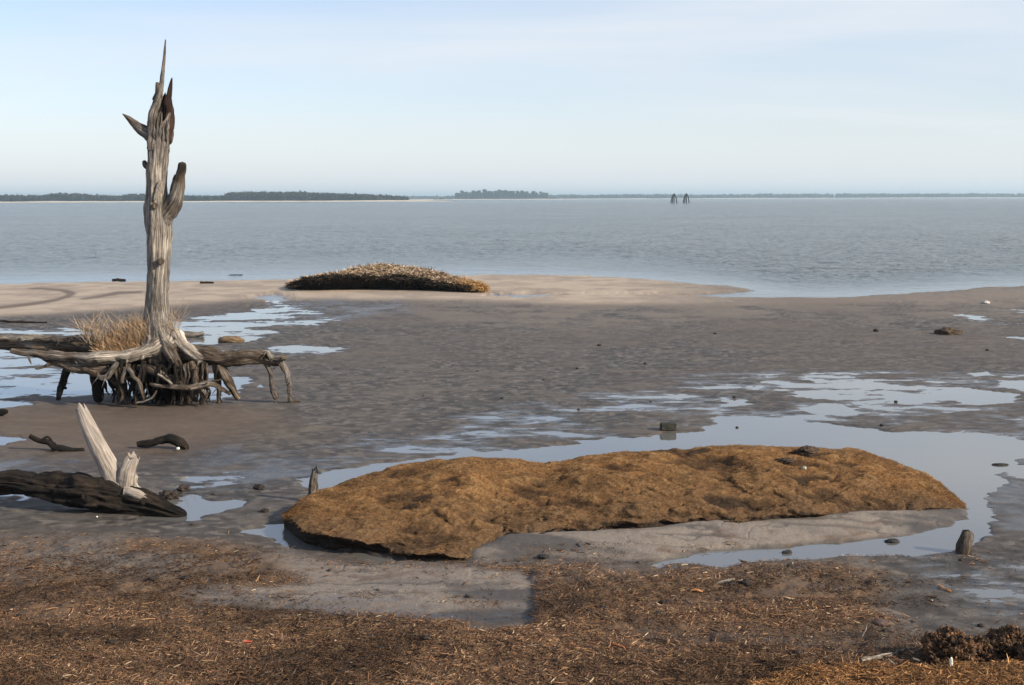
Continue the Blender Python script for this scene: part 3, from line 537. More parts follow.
blades('bare_stem', Wp(gx, gy, TY - .05 + rng.uniform(-.2, .2, n)), Dg, rng.uniform(.12, .42, n), np.full(n, .008), pick([(.40, .30, .2), (.3, .22, .16)], n), m_straw, GR, .6)['kind'] = 'stuff'
# ------------------------------------------------------------------ peat bodies
def loft(name, parent, mat, sx, ysil, yfront, lip, under, backd, ridge, colf, ncols, nrows, namp, seed, tuft=0):
    """bank lofted between a front foot line, an overhanging lip, a ridge and a back foot. sx: px stations"""
    px = np.linspace(sx[0], sx[-1], ncols); ye = np.interp(px, sx, yfront); yt = np.interp(px, sx, ysil); lp = np.interp(px, sx, lip); un = np.interp(px, sx, under); rd = np.interp(px, sx, ridge)
    k = np.ones(9) / 9
    sm = lambda v: np.convolve(np.pad(v, 24, mode='edge'), np.ones(49) / 49, 'valid')
    ye, yt, lp, un, rd = map(sm, (ye, yt, lp, un, rd))
    F0 = G(px, ye)                                   # front foot on the ground
    Dr = F0.copy(); Dr[:, 2] = 0; nrm = np.linalg.norm(Dr[:, :2], axis=1)
    dirn = Dr / nrm[:, None]                         # away from the camera position, horizontally
    RG = Wp(px, yt, F0[:, 1] + rd); hr = RG[:, 2]    # ridge crest point
    s_r = np.linalg.norm(RG[:, :2], axis=1) - nrm
    rows = []
    nb = nrows // 8
    for i in range(nb):                              # under the lip, from the inset foot up to the lip
        f = i / nb; inset = un * (1 - f) ** 0.6 + 0.0; rows.append((inset, -0.04 + (lp + .04) * f))
    nf = nrows - nb - nrows // 5
    for i in range(nf):                              # top face to the ridge
        f = i / (nf - 1); s = s_r * f; h = lp + (hr - lp) * (math.sin(f * math.pi / 2) ** 1.15); rows.append((s - .03 * (1 - f) ** 8, h))
    for i in range(1, nrows // 5 + 1):
        f = i / (nrows // 5); rows.append((s_r + backd * f * np.clip(hr / .3, .1, 1.5), hr * math.cos(f * math.pi / 2) ** .8 - .05 * f))
    V = np.stack([F0 * [1, 1, 0] + dirn * np.asarray(s)[:, None] + np.stack([0 * px, 0 * px, np.asarray(h) + 0 * px], 1) for s, h in rows])
    x, y, zz = V[..., 0], V[..., 1], V[..., 2]
    hh = np.clip(hr[None, :] / .15, 0.15, 1); 
    top = np.zeros(len(V)); top[nb:] = 1; top = top[:, None]
    low = fbm(x, y, 1.6, 3, seed); mid = fbm(x * .55, y, 4.5, 4, seed + 1); hi = fbm(x * .5, y, 18, 3, seed + 2)
    crest = 1 - 0.75 * np.exp(-((np.arange(len(V)) - nb - nf) / (nf * .12)) ** 2)[:, None]
    fr = (np.arange(len(V)) - nb)[:, None] / nf
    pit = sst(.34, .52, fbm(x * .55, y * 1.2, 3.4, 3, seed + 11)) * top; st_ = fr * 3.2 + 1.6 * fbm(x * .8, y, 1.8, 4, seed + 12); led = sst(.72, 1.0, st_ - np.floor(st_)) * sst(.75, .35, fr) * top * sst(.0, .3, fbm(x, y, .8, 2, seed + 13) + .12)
    V[..., 2] -= np.clip(hh, 0, 1) * (.026 * pit + .026 * led) * (namp / .085)
    V[..., 2] += hh * namp * ((low * 1.0) * crest + mid * .55 * (0.4 + .6 * crest) + hi * .30) * (0.35 + .65 * top)
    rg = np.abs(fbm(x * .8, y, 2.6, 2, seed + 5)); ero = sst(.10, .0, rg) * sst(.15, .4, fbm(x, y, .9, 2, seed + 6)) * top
    V[..., 2] -= hh * namp * 1.3 * ero * crest
    en = fbm(x, zz * 2, 3.5, 4, seed + 3) * hh
    V[..., 1] += en * namp * 1.6 * (1 - sst(0, .35, (np.arange(len(V)) - nb) / nf))[:, None]
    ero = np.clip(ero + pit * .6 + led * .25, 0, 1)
    colr = colf(x, y, V[..., 2], low, mid, hi, top * np.ones_like(x), ero, (np.arange(len(V)) - nb)[:, None] / nf + 0 * x)
    o = mesh_np(name, V.reshape(-1, 3) - np.array(parent.location), grid_faces(len(V), ncols), mat, parent, {'col': colr.reshape(-1, 3)}, True)
    return V, nb, nf, colr
# near bank
def colnear(x, y, z, low, mid, hi, top, ero, f):
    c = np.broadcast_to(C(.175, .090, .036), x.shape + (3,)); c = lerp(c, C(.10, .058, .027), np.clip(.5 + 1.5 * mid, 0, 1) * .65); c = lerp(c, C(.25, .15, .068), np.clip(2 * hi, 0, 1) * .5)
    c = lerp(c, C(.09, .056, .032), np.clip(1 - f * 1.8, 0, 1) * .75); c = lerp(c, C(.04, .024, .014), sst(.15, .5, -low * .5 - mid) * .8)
    c = lerp(c, C(.03, .02, .014), np.clip(ero * 1.5, 0, 1)); c = lerp(c, C(.028, .02, .015), 1 - top); return c  # last tone: shade under the overhanging lip painted in near-black
fp = gnd(620, 540); BANK = empty('peat_bank', (fp[0], fp[1], 0), 'long low bank of brown matted peat and dead grass in the foreground pool', 'peat bank')
sx = [284, 292, 310, 340, 370, 400, 440, 470, 485, 500, 540, 570, 612, 650, 700, 745, 800, 856, 900, 930, 950, 964]
ysil = [517, 508, 497, 486, 475, 467, 461.5, 460.5, 460.5, 460, 466, 462, 454, 450.5, 450, 451, 450.5, 452, 467, 480, 492, 507]
yfro = [524, 537, 547, 554, 557, 560, 565, 566, 557, 547, 544, 542, 540, 539, 532, 531, 528, 521, 517, 514, 512, 509]
lip = [.06, .13, .15, .14, .12, .10, .06, .03, .06, .10, .115, .115, .115, .115, .115, .115, .11, .10, .08, .06, .035, .01]
und = [.03, .10, .14, .14, .12, .10, .08, .05, .03, .0, .0, .0, .0, .0, .0, .0, .0, .0, .0, .0, .0, .0]
rdg = [.1, .4, .9, 1.3, 1.6, 1.75, 1.9, 1.9, 1.85, 1.7, 1.5, 1.5, 1.6, 1.6, 1.6, 1.5, 1.5, 1.35, 1.0, .7, .4, .12]
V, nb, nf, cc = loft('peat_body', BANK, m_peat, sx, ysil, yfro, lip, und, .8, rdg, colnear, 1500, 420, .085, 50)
n = 150000; jj = rng.integers(2, V.shape[1] - 2, n); ii = (nb + rng.random(n) ** .8 * nf * 1.05).astype(int)
Pb = V[ii, jj]; D = np.stack([rng.normal(.9, .4, n) * rng.choice([-1, 1], n), rng.normal(0, .4, n), np.abs(rng.normal(.12, .12, n))], 1); D /= np.linalg.norm(D, axis=1)[:, None]
bcol = np.clip(cc[ii, jj] * rng.uniform(.7, 1.7, (n, 1)) * C(1.05, 1, .95), 0, .6)
blades('dead_grass', Pb - [0, 0, .004], D, rng.uniform(.010, .034, n), rng.uniform(.002, .004, n), bcol, m_straw, BANK, .4)['kind'] = 'stuff'
# lumps on the bank
def clod(px, py, rpx, name='mud_clod', label='small dark clod of mud lying on the open mudflat', cat='clod', group=None, colr=(.035, .027, .022), sc=(1, 1, .6), P=None, mat=None, seed=0, parent=None, rough=.5, sub=26, rotz=None):
    p = gnd(px, py) if P is None else np.array(P); r = rpx * p[1] / F
    th = np.linspace(0, np.pi, sub)[:, None]; ph = np.linspace(0, 2 * np.pi, sub * 2, endpoint=False)[None, :]
    d = np.stack([np.sin(th) * np.cos(ph), np.sin(th) * np.sin(ph), np.cos(th) + 0 * ph], -1)
    k = 1 + rough * fbm3(d[..., 0] + seed * 3.1, d[..., 1], d[..., 2], 1.6, 4, seed) + rough * .4 * fbm3(d[..., 0], d[..., 1] + seed, d[..., 2], 6, 3, seed + 1)
    Vv = d * k[..., None] * r * np.array(sc)
    a = random.uniform(-.3, .3) if rotz is None else rotz; ca, sa = math.cos(a), math.sin(a)
    Vv = np.stack([Vv[..., 0] * ca - Vv[..., 1] * sa, Vv[..., 0] * sa + Vv[..., 1] * ca, Vv[..., 2] + r * sc[2] * .45], -1)
    cl = np.array(colr, np.float32) * (1 + .5 * fbm3(d[..., 0], d[..., 1], d[..., 2] + seed, 5, 3, seed + 2))[..., None]
    o = mesh_np(name, Vv.reshape(-1, 3), grid_faces(sub, sub * 2, 0, True), mat or m_clod, parent, {'col': np.clip(cl, .003, .95).reshape(-1, 3)}, True)
    o.location = p
    if parent is None: tag(o, label, cat, group)
    return o
def onbank(px, py):
    q = V[nb:nb + nf].reshape(-1, 3); a, b_ = proj(q); i = np.argmin((a - px) ** 2 + (b_ - py) ** 2); return q[i]
clod(0, 0, 9, 'peat_lump', 'dark peat lump on the crest of the brown bank', 'peat lump', None, (.05, .03, .018), (1.2, .8, .45), onbank(808, 453), seed=3, rough=.8)
clod(0, 0, 7, 'peat_lump', 'dark tuft of peat just below the crest lump on the brown bank', 'peat lump', None, (.04, .026, .016), (1.4, .8, .35), onbank(784, 462), seed=4, rough=.8)
clod(0, 0, 2.6, 'stone', 'small pale grey stone below the crest of the brown bank', 'stone', None, (.3, .29, .22), (1, 1, .8), onbank(804, 469), seed=5, rough=.3)
# far mat
def colfar(x, y, z, low, mid, hi, top, ero, f):
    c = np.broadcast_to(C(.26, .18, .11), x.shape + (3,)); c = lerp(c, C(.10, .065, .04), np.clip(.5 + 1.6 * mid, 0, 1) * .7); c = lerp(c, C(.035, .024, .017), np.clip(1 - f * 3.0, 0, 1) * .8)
    c = lerp(c, C(.4, .24, .10), sst(8.5, 10, 0 * x + 0) * 0 + np.clip((proj(np.stack([x, y, z], -1))[0] - 455) / 25, 0, 1) * .7 * top); c = lerp(c, C(.014, .010, .008), 1 - top); return c  # undercut front coloured near-black, its shade put into the colour
fq = gnd(388, 293); MAT = empty('reed_mat', (fq[0], fq[1], 0), 'far hump of dead reeds and dark peat on the sand spit', 'reed mat')
sx2 = [289, 292, 300, 320, 345, 365, 385, 400, 420, 445, 465, 480, 486]
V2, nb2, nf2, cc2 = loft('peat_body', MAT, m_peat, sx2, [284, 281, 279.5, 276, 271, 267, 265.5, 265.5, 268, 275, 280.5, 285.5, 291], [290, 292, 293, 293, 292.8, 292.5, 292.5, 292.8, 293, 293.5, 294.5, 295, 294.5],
                [.15, .30, .38, .45, .5, .5, .46, .42, .38, .28, .14, .05, .02], [.1, .5, .6, .6, .6, .6, .6, .6, .6, .5, .3, .05, .02], 1.5, [.3, .7, 1, 1.3, 1.5, 1.6, 1.7, 1.7, 1.6, 1.3, 1.0, .6, .2], colfar, 500, 120, .12, 70)
n = 24000; jj = rng.integers(2, V2.shape[1] - 2, n); ii = (nb2 * .8 + rng.random(n) ** 1.0 * nf2).astype(int); Pb = V2[ii, jj]
D = np.stack([rng.normal(0, .9, n), rng.normal(-.3, .6, n), rng.normal(.02, .22, n)], 1); D /= np.linalg.norm(D, axis=1)[:, None]
pxm = proj(Pb)[0]; gold = np.clip((pxm - 450) / 25, 0, 1)[:, None]
bc = pick([(.46, .34, .22), (.30, .19, .11), (.6, .5, .38), (.10, .06, .035), (.05, .03, .02)], n) * (1 - gold) + pick([(.45, .28, .12), (.36, .2, .08)], n) * gold
bc = bc * (1 - .93 * (ii < nb2 + 16))[:, None]  # straws along the front darkened to carry the painted undercut shade
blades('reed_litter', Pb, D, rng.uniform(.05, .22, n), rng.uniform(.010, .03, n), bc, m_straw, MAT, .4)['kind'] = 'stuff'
# ------------------------------------------------------------------ driftwood log with bleached stubs
LY = gnd(120, 512)[1]; lp_ = Wp(110, 508, LY); LOG = empty('driftwood_log', (lp_[0], LY, 0), 'long black waterlogged driftwood log with two bleached white branch stubs', 'log')
b = MB(); b.tube(path(LY, [(-130, 482, 8, .25, .25), (-60, 481, 9, .25, .2), (0, 483, 9.5, .2, .15), (40, 487, 12, .12, .1), (80, 491, 14.5, .06, .05), (108, 494, 16, .08, 0), (130, 499, 14, .05, 0), (150, 504, 11, .12, -.02), (166, 510, 8, .1, -.05), (180, 514, 5.5, .08, -.08), (187, 515.5, 2.5, .08, -.08)]), 80, .010, .42, 1, .6, 'round', 200)
b.build('log_body', m_wet, LOG)
b = MB(); b.tube(path(LY, [(121, 494, 10, .6, .07), (116, 484, 11, .75, .02), (106, 464, 9.8, .95, -.01), (97, 443, 8.8, 1.0, 0), (89, 426, 7.6, 1.0, .02), (84, 415, 6.2, 1.0, .03), (81, 409, 4.8, 1.0, .04)]), 30, .010, .10, 1, .03, 'open', 201, .03)
b.build('bleached_branch', m_pale, LOG)
b = MB(); b.tube(path(LY, [(131, 497, 11, .6, .04), (128, 488, 10, .8, .0), (129, 476, 8.5, 1.0, -.04), (131.5, 466, 7.5, 1.0, -.04), (134, 458, 5.6, 1.0, -.03)]), 24, .010, .45, .8, .45, 'open', 202, .035)
b.tube(path(LY, [(124, 490, 5, .9, -.06), (138, 494, 5, .85, -.08), (152, 502, 2.5, .6, -.06)]), 12, .012, .2, .7, .2, 'point', 203)
b.build('bleached_branch', m_pale, LOG)
for kx, ky, kr in ((143, 502, 2.6), (88, 497, 5)):
    b = MB(); b.tube(path(LY, [(kx, ky, kr, .1, -.02), (kx, ky, kr, .2, -.12), (kx, ky + .3, kr * 1.1, .3, -.135), (kx, ky, kr * .7, .1, -.145), (kx, ky, kr * .4, 0, -.13)]), 14, .006, .25, 1, .2, 'open', 204); b.build('knot', m_wet, LOG)
# ------------------------------------------------------------------ small driftwood
def stick(rows, px, py, name, label, cat='stick', mat=m_wood, seg=10, seed=1, tip='round', jag=0, group=None, lift=0.0, parts=None):
    p = gnd(px, py); e = empty(name, tuple(p), label, cat, group) if parts else None
    b = MB(); lay = name in ('orange_leaf', 'red_litter') or (name == 'driftwood_stick' and len(rows) == 5)
    b.tube([[*(gnd(q[0], q[1]) + np.array([0, 0, q[2] * p[1] / F * .7 + .008])), q[2] * p[1] / F, q[3]] for q in rows] if lay else path(p[1], rows), seg, None, .38, 1, .4, tip, seed, jag, .6)
    o = b.build(name if not parts else parts[0], mat, e)
    if not parts:
        o.data.transform(Matrix.Translation(-Vector(p))); o.location = p; tag(o, label, cat, group); return o
    for k, (nm, rr, mt, tp) in enumerate(parts[1]):
        b = MB(); b.tube(path(p[1], rr), seg, None, .2, 1, .2, tp, seed + k + 1); b.build(nm, mt, e)
    return e
stick([(311, 504, 5.2, .35), (313, 493, 4.4, .4), (313.5, 482, 3.8, .5), (315.5, 471, 3.2, .6)], 312, 502, 'upright_stump', 'thin upright broken stake at the left end of the brown bank', 'stump', m_wood, 14, 210, 'open', .03)
stick([(964, 560, 7.4, .1), (964.5, 550, 7.2, .15), (966, 540, 6.6, .25), (967, 532, 5.6, .45), (968, 530, 3, .5)], 965, 553, 'upright_stump', 'short thick tree stump in the puddle at the right end of the brown bank', 'stump', m_wood, 18, 211, 'round')
stick([(30, 436, 2.2, .15), (38, 440, 3, .12), (48, 443, 3.2, .1), (57, 448, 3.6, .08), (68, 450, 2.8, .1), (85, 451, 1.8, .12)], 58, 451, 'driftwood_branch', 'dark crooked driftwood branch behind the white branch stub', 'driftwood', None or m_wet, 12, 212, parts=('branch', [('twig', [(42, 440, 1.4, .1), (48, 437, 1.2, .1), (53, 443, 1, .1)], m_wet, 'point'), ('root_tuft', [(30, 456, 1.5, .35), (45, 454, 3, .4), (60, 452, 2.5, .3)], m_wood, 'round')]))
stick([(137, 444, 2.4, .08), (150, 444, 3.6, .06), (160, 441, 4, .06), (170, 439, 4.2, .06), (180, 442, 4.4, .08), (185, 447, 3.6, .35), (184, 452, 2.6, .6)], 165, 449, 'driftwood_branch', 'dark arched driftwood piece at the edge of the shiny puddle', 'driftwood', m_wet, 18, 213)
stick([(-30, 320, .9, .1), (0, 321, 1.1, .1), (25, 322, 1.2, .1), (47, 323, 1.3, .1)], 20, 323, 'driftwood_pole', 'long thin dark pole lying on the sand at the left edge', 'pole', m_wet, 8, 214)
stick([(183, 334.5, 2.6, .6), (193, 333.5, 3, .7), (205, 332.5, 2.6, .7)], 195, 337, 'driftwood_log', 'short tan log lying in the pool right of the trunk', 'log', m_wood, 12, 215)
stick([(112, 280, .9, .1), (120, 279.7, 1.2, .1), (126, 280, .8, .1)], 119, 281, 'driftwood_piece', 'dark stick at the waterline left of the trunk', 'driftwood', m_wet, 8, 216)
stick([(200, 282, .9, .1), (206, 282.5, 1.2, .1), (214, 283, .7, .1)], 207, 283.5, 'driftwood_piece', 'dark stick on the sand spit right of the trunk', 'driftwood', m_wet, 8, 217)
stick([(228, 275.2, .35, .1), (235, 274.9, .45, .1), (243, 274.7, .3, .1)], 235, 275.2, 'floating_stick', 'thin stick floating on the water beyond the sand spit', 'stick', m_wet, 6, 218)
stick([(-40, 415, 3.5, .08), (-10, 413, 3.5, .08), (2, 411, 3.2, .06), (8, 412, 1.8, .05)], -10, 416, 'driftwood_log', 'dark end of a log poking in at the left edge of the mudflat', 'log', m_wet, 12, 219)
stick([(860, 663, 2.2, .9), (872, 661, 2.4, 1), (885, 658, 2.3, 1), (897, 655, 1.8, 1), (907, 650, 1.0, .9)], 880, 662, 'driftwood_stick', 'pale curved stick lying on the orange straw bank', 'stick', m_wood, 10, 220, 'point')
stick([(912, 658, 1.4, .7), (922, 662, 1.6, .7), (933, 667, 1.6, .7)], 922, 664, 'driftwood_stick', 'grey stick leaning beside the rough peat clod', 'stick', m_wood, 8, 221)
stick([(888, 659, .9, .7), (893, 663, .9, .7), (897, 668, .8, .7)], 893, 665, 'driftwood_stick', 'small forked twig under the pale curved stick', 'stick', m_wood, 8, 222)
stick([(862, 636, 1, .8), (865, 630, 1, .8), (867, 624, .8, .8)], 863, 637, 'driftwood_stick', 'small pale twig standing in the debris above the straw bank', 'stick', m_wood, 8, 223)
stick([(716, 583, 1.0, 1), (724, 581, 1.3, 1), (735, 579, 1, 1)], 725, 583, 'driftwood_stick', 'short whitish stick left of a dark clod in the debris', 'stick', m_wood, 8, 224)
def lit(rows, px, py, name, label, cat, colr, seed):
    o = stick(rows, px, py, name, label, cat, m_wood, 8, seed); m, nt, bs = newmat(name + '_paint'); bs.inputs['Base Color'].default_value = (*colr, 1); bs.inputs['Roughness'].default_value = .5
    f = noise(nt, objco(nt), 60, 3, .6); rp = ramp(nt, [(.3, tuple(c * .7 for c in colr)), (.7, tuple(min(c * 1.2, 1) for c in colr))]); nt.links.new(f, rp.inputs[0]); nt.links.new(rp.outputs[0], bs.inputs['Base Color'])
    o.data.materials.clear(); o.data.materials.append(m)
lit([(243, 642.8, .8, 1), (247, 643, 1.0, 1), (252, 643, .7, 1)], 247, 644, 'red_litter', 'small bright red scrap among the brown debris', 'litter', (.42, .05, .03), 230)
lit([(691, 591, .6, 1), (697, 591.5, 1.1, 1), (703, 593, .7, 1)], 697, 593, 'orange_leaf', 'orange leaf strip in the debris right of centre', 'leaf', (.36, .14, .05), 231)
lit([(938, 586, .8, 1), (943, 590, 1.1, 1), (951, 592.5, 1, 1)], 945, 592, 'orange_leaf', 'orange reed strip on the dark mud at the right', 'leaf', (.5, .22, .08), 232)
lit([(613, 646, 1, 1), (619, 648, 1.4, 1), (625, 650, 1, 1)], 619, 649, 'orange_leaf', 'orange bark strip in the debris at bottom centre', 'leaf', (.45, .14, .04), 233)
clod(231, 342, 13, 'rock', 'brown rounded rock in the pool right of the dead tree', 'rock', None, (.15, .10, .055), (1, .7, .32), seed=8, rough=.3, rotz=0)
clod(947, 334, 12, 'peat_tussock', 'low dark grassy tussock on the mudflat at the right', 'tussock', None, (.06, .04, .022), (1.1, .9, .35), seed=9, rough=.6, rotz=0)
clod(876, 331.5, 2.6, 'stone', 'dark stone at the left end of a narrow water strip', 'stone', None, (.02, .018, .016), (1, 1, .7), seed=10, rough=.4)
clod(986, 303.5, 3.6, 'shell_heap', 'whitish lump on the far sand at the right', 'lump', None, (.45, .42, .38), (1, .8, .55), seed=11, rough=.5)
clod(1000, 465, 7, 'stone', 'flat black stone in the large pool at the right', 'stone', None, (.02, .018, .017), (1.1, .5, .18), seed=12, rough=.3, rotz=0)
clod(170, 497, 8, 'seaweed_clump', 'dark lumpy seaweed clump beside the log tip', 'seaweed', None, (.03, .022, .016), (1.3, .9, .45), seed=13, rough=1.0)
clod(184, 490, 5, 'seaweed_clump', 'smaller dark clump just behind the lumpy one by the log tip', 'seaweed', None, (.03, .022, .018), (1, 1, .6), seed=14, rough=1.0)
clod(259, 489, 5, 'mud_lump', 'dark lump in the ripples left of the upright stake', 'lump', None, (.022, .018, .016), (1.1, .8, .6), seed=15, rough=.6)
clod(264, 512, 4, 'mud_lump', 'dark lump on the debris tongue left of the brown bank', 'lump', None, (.022, .016, .014), (1.1, .8, .6), seed=16, rough=.6)
clod(745, 585, 5.5, 'mud_lump', 'black lump in the debris right of the whitish stick', 'lump', None, (.016, .012, .011), (1, .8, .75), seed=17, rough=.4)
clod(797, 656, 6.5, 'mud_lump', 'dark brown clod above the left end of the straw bank', 'lump', None, (.03, .018, .014), (1.2, .8, .6), seed=18, rough=.6)
clod(880, 624, 8, 'stone', 'reddish flat stone in the debris left of the rough clod', 'stone', None, (.08, .05, .042), (1.1, .8, .4), seed=19, rough=.3)
clod(666, 604, 6, 'mud_lump', 'dark red brown lump in the debris below the front channel', 'lump', None, (.035, .02, .016), (1.2, .8, .5), seed=20, rough=.5)
clod(790, 567, 3, 'stone', 'dark pebble on the lower bank of the front channel', 'stone', None, (.02, .02, .02), (1.2, .8, .6), seed=21, rough=.3)
clod(892, 542, 6, 'mud_lump', 'black flake of peat on the upper edge of the front channel', 'lump', None, (.02, .018, .018), (1.2, .8, .35), seed=22, rough=.4)
clod(787, 553, 4, 'mud_lump', 'black flake on the silt at the head of the front channel', 'lump', None, (.02, .018, .018), (1.3, .8, .5), seed=23, rough=.4)
clod(543, 557, 5, 'mud_lump', 'flat black flake on the smooth grey silt slope', 'lump', None, (.02, .018, .018), (1.2, .7, .35), seed=24, rough=.4)
clod(97, 517, .9, 'shell', 'small white shell lying under the dark log', 'shell', None, (.7, .68, .62), (1, 1, .8), seed=25, rough=.2)
clod(174, 446, 1.8, 'shell', 'white shell tucked under the arched driftwood', 'shell', None, (.7, .66, .58), (1, .8, .8), P=Wp(178, 449, gnd(165, 449)[1] - .12), seed=26, rough=.3)
# the squared block
p = gnd(668, 430); q = p[1] / F; hx, hz = 8 * q, 7.5 * q
BL = empty('wooden_block', tuple(p), 'small squared dark block sitting at the edge of the large pool', 'block')
import bmesh
bm = bmesh.new(); bmesh.ops.create_cube(bm, size=1)
for v in bm.verts: v.co = Vector((v.co.x * hx * 2, v.co.y * hx * 1.3, (v.co.z + .5) * hz))
for e in bm.edges: pass
bmesh.ops.bevel(bm, geom=bm.edges[:], offset=hx * .12, segments=2, affect='EDGES'); bmesh.ops.subdivide_edges(bm, edges=bm.edges[:], cuts=3, use_grid_fill=True)
for v in bm.verts:
    k = float(fbm3(np.array([v.co.x * 30]), np.array([v.co.y * 30]), np.array([v.co.z * 30]), 1, 2, 5)[0]); v.co *= 1 + .08 * k
me = bpy.data.meshes.new('block_body'); bm.to_mesh(me); bm.free(); me.materials.append(m_clod)
aa = me.attributes.new('col', 'FLOAT_COLOR', 'POINT'); aa.data.foreach_set('color', np.tile([.03, .03, .022, 1], len(me.vertices)).astype(np.float32))
o = bpy.data.objects.new('block_body', me); COL.objects.link(o); o.parent = BL
clod(0, 0, 3, 'barnacle_patch', colr=(.45, .43, .36), sc=(1.3, .5, .6), P=(0, -hx * .5, 0.0), parent=BL, seed=41)
BL.children[-1].scale = (p[1], p[1], p[1]) if False else (1, 1, 1)
# rough clods at the lower right, each a rugged heap of crumbs
def crumb(px, py, rpx, sc, label, seed, ncr):
    p = gnd(px, py); e = empty('peat_clod', tuple(p), label, 'peat clod'); r = rpx * p[1] / F
    sub = 110; th = np.linspace(0, np.pi, sub)[:, None]; ph = np.linspace(0, 2 * np.pi, sub * 2, endpoint=False)[None, :]
    d = np.stack([np.sin(th) * np.cos(ph), np.sin(th) * np.sin(ph), np.cos(th) + 0 * ph], -1)
    k = 1 + .5 * fbm3(d[..., 0] + seed, d[..., 1], d[..., 2], 2.0, 3, seed % 7) - .4 * np.abs(fbm3(d[..., 0], d[..., 1] + seed, d[..., 2], 6, 3, seed + 1)) + .10 * fbm3(d[..., 0], d[..., 1], d[..., 2] + seed % 7, 13, 3, seed + 2)
    Vv = d * k[..., None] * r * np.array(sc); Vv[..., 2] += r * sc[2] * .55
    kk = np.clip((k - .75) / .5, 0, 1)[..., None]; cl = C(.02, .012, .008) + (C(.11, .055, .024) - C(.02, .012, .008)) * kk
    mesh_np('clod_body', Vv.reshape(-1, 3), grid_faces(sub, sub * 2, 0, True), m_clod, e, {'col': cl.reshape(-1, 3)}, True)
    # crumbs stuck all over the body
    nb_ = 2400; th2 = np.linspace(0, np.pi, 8)[:, None]; ph2 = np.linspace(0, 2 * np.pi, 11, endpoint=False)[None, :]
    dd = np.stack([np.sin(th2) * np.cos(ph2), np.sin(th2) * np.sin(ph2), np.cos(th2) + 0 * ph2], -1)
    i1 = rng.integers(2, int(sub * .62), nb_); j1 = rng.integers(0, sub * 2, nb_); VV, QQ, CCc = [], [], []
    for q in range(nb_):
        rr_ = r * rng.uniform(.012, .05) * (1.8 if q < 90 else 1); kq = 1 + 1.6 * fbm3(dd[..., 0] + q * 2.3, dd[..., 1], dd[..., 2], 1.7, 3, seed + 8)
        VV.append((Vv[i1[q], j1[q]] + dd * kq[..., None] * rr_ * rng.uniform(.6, 1.2, 3)).reshape(-1, 3)); QQ.append(grid_faces(8, 11, q * 88, True))
        CCc.append(np.tile(np.array([(.13, .062, .025), (.055, .028, .014), (.02, .012, .008), (.22, .115, .045)][rng.choice(4, p=[.27, .33, .28, .12])]) * rng.uniform(.8, 1.2), (88, 1)))
    mesh_np('crumb', np.concatenate(VV), np.concatenate(QQ), m_clod, e, {'col': np.concatenate(CCc)}, False)['kind'] = 'stuff'
    return e
E1 = crumb(950, 668, 29, (.95, .75, .92), 'rough dark brown peat clod left of the others at bottom right', 301, 800)
crumb(978, 668, 22, (1.1, .8, .95), 'orange brown crumbly peat clod in the middle of the clod row', 302, 700)
crumb(1010, 668, 28, (1.15, .8, .9), 'dark broad peat clod at the right end of the clod row', 303, 800)
crumb(1050, 672, 26, (1.2, .8, .9), 'peat clod cut off by the right edge of the view', 304, 500)
clod(0, 0, 3.2, 'shell', 'white upright shell stuck in front of the rough dark clod', 'shell', None, (.62, .58, .5), (.6, .5, 1.5), P=Wp(951, 664, gnd(951, 672)[1] - .16), seed=27, rough=.3)
# countable lookalikes on the flat
spots = []
while len(spots) < 28:
    a_, b_ = random.uniform(190, 1020), random.uniform(330, 600)
    if 285 < a_ < 970 and 440 < b_ < 560: continue
    spots.append((a_, b_))
for i, (a_, b_) in enumerate(spots):
    clod(a_, b_, random.uniform(.9, 2.4), group='small clods on the mudflat', seed=400 + i, sub=10, colr=(.03, .024, .02))
for i in range(42):
    a_, b_ = random.uniform(5, 1000), random.uniform(575, 683)
    if i % 3: clod(a_, b_, random.uniform(2, 4.5), 'mud_clod', 'small dark clod lying in the brown plant debris', 'clod', 'small clods in the plant debris', (.022, .015, .012), seed=500 + i, sub=12, rough=.8, sc=(1.2, 1, .55))
    else: clod(a_, b_, random.uniform(.5, 1.1), 'shell_fragment', 'small whitish shell fragment in the brown plant debris', 'shell', 'shell fragments in the plant debris', (.6, .57, .52), seed=500 + i, sub=9, rough=.4, sc=(1.2, 1, .5))
# ------------------------------------------------------------------ wrack litter
n = 640000; py = 536 + (760 - 536) * rng.random(n); px = rng.uniform(-140, 1160, n); P = G(px, py)
zz, K2 = ground_height(P); P[:, 2] = zz
pv, qv = K2['px'], K2['py']
dens = samp(WR, pv, qv) * np.clip(sst(532, 585, qv) * .85 + .15, 0, 1); cl = fbm(P[:, 0] * .7, P[:, 1], 3.2, 3, 60)
dens = dens * np.clip(.85 + 1.3 * cl + .6 * sst(600, 640, qv), .02, 1) * (1 - .75 * samp(BANDd, pv, qv))
straw = samp(STRAW, pv, qv); dens = np.maximum(dens, straw); dens = np.maximum(dens, (.03 + .25 * sst(.2, .5, cl)) * (qv > 545))
k = (rng.random(n) < dens) & (zz > .003); P = P[k]; straw = straw[k]; n = len(P)
th = rng.normal(0, 1.2, n) + rng.choice([0, math.pi], n); D = np.stack([np.cos(th), np.sin(th), np.abs(rng.normal(.05, .17, n))], 1); D /= np.linalg.norm(D, axis=1)[:, None]
L = np.clip(rng.lognormal(-4.55, .7, n), .005, .10); Wd = rng.uniform(.002, .008, n) * np.clip(L / .03, .6, 1.6)
pc = pick([(.125, .070, .040), (.18, .10, .053), (.085, .050, .032), (.24, .145, .076), (.36, .27, .18), (.14, .068, .042), (.045, .03, .022)], n, .25, [.26, .22, .22, .10, .04, .06, .10])
pc = pc * np.clip(1.0 + 1.1 * fbm(P[:, 0] * .5, P[:, 1], 2.3, 4, 63), .45, 1.5)[:, None]
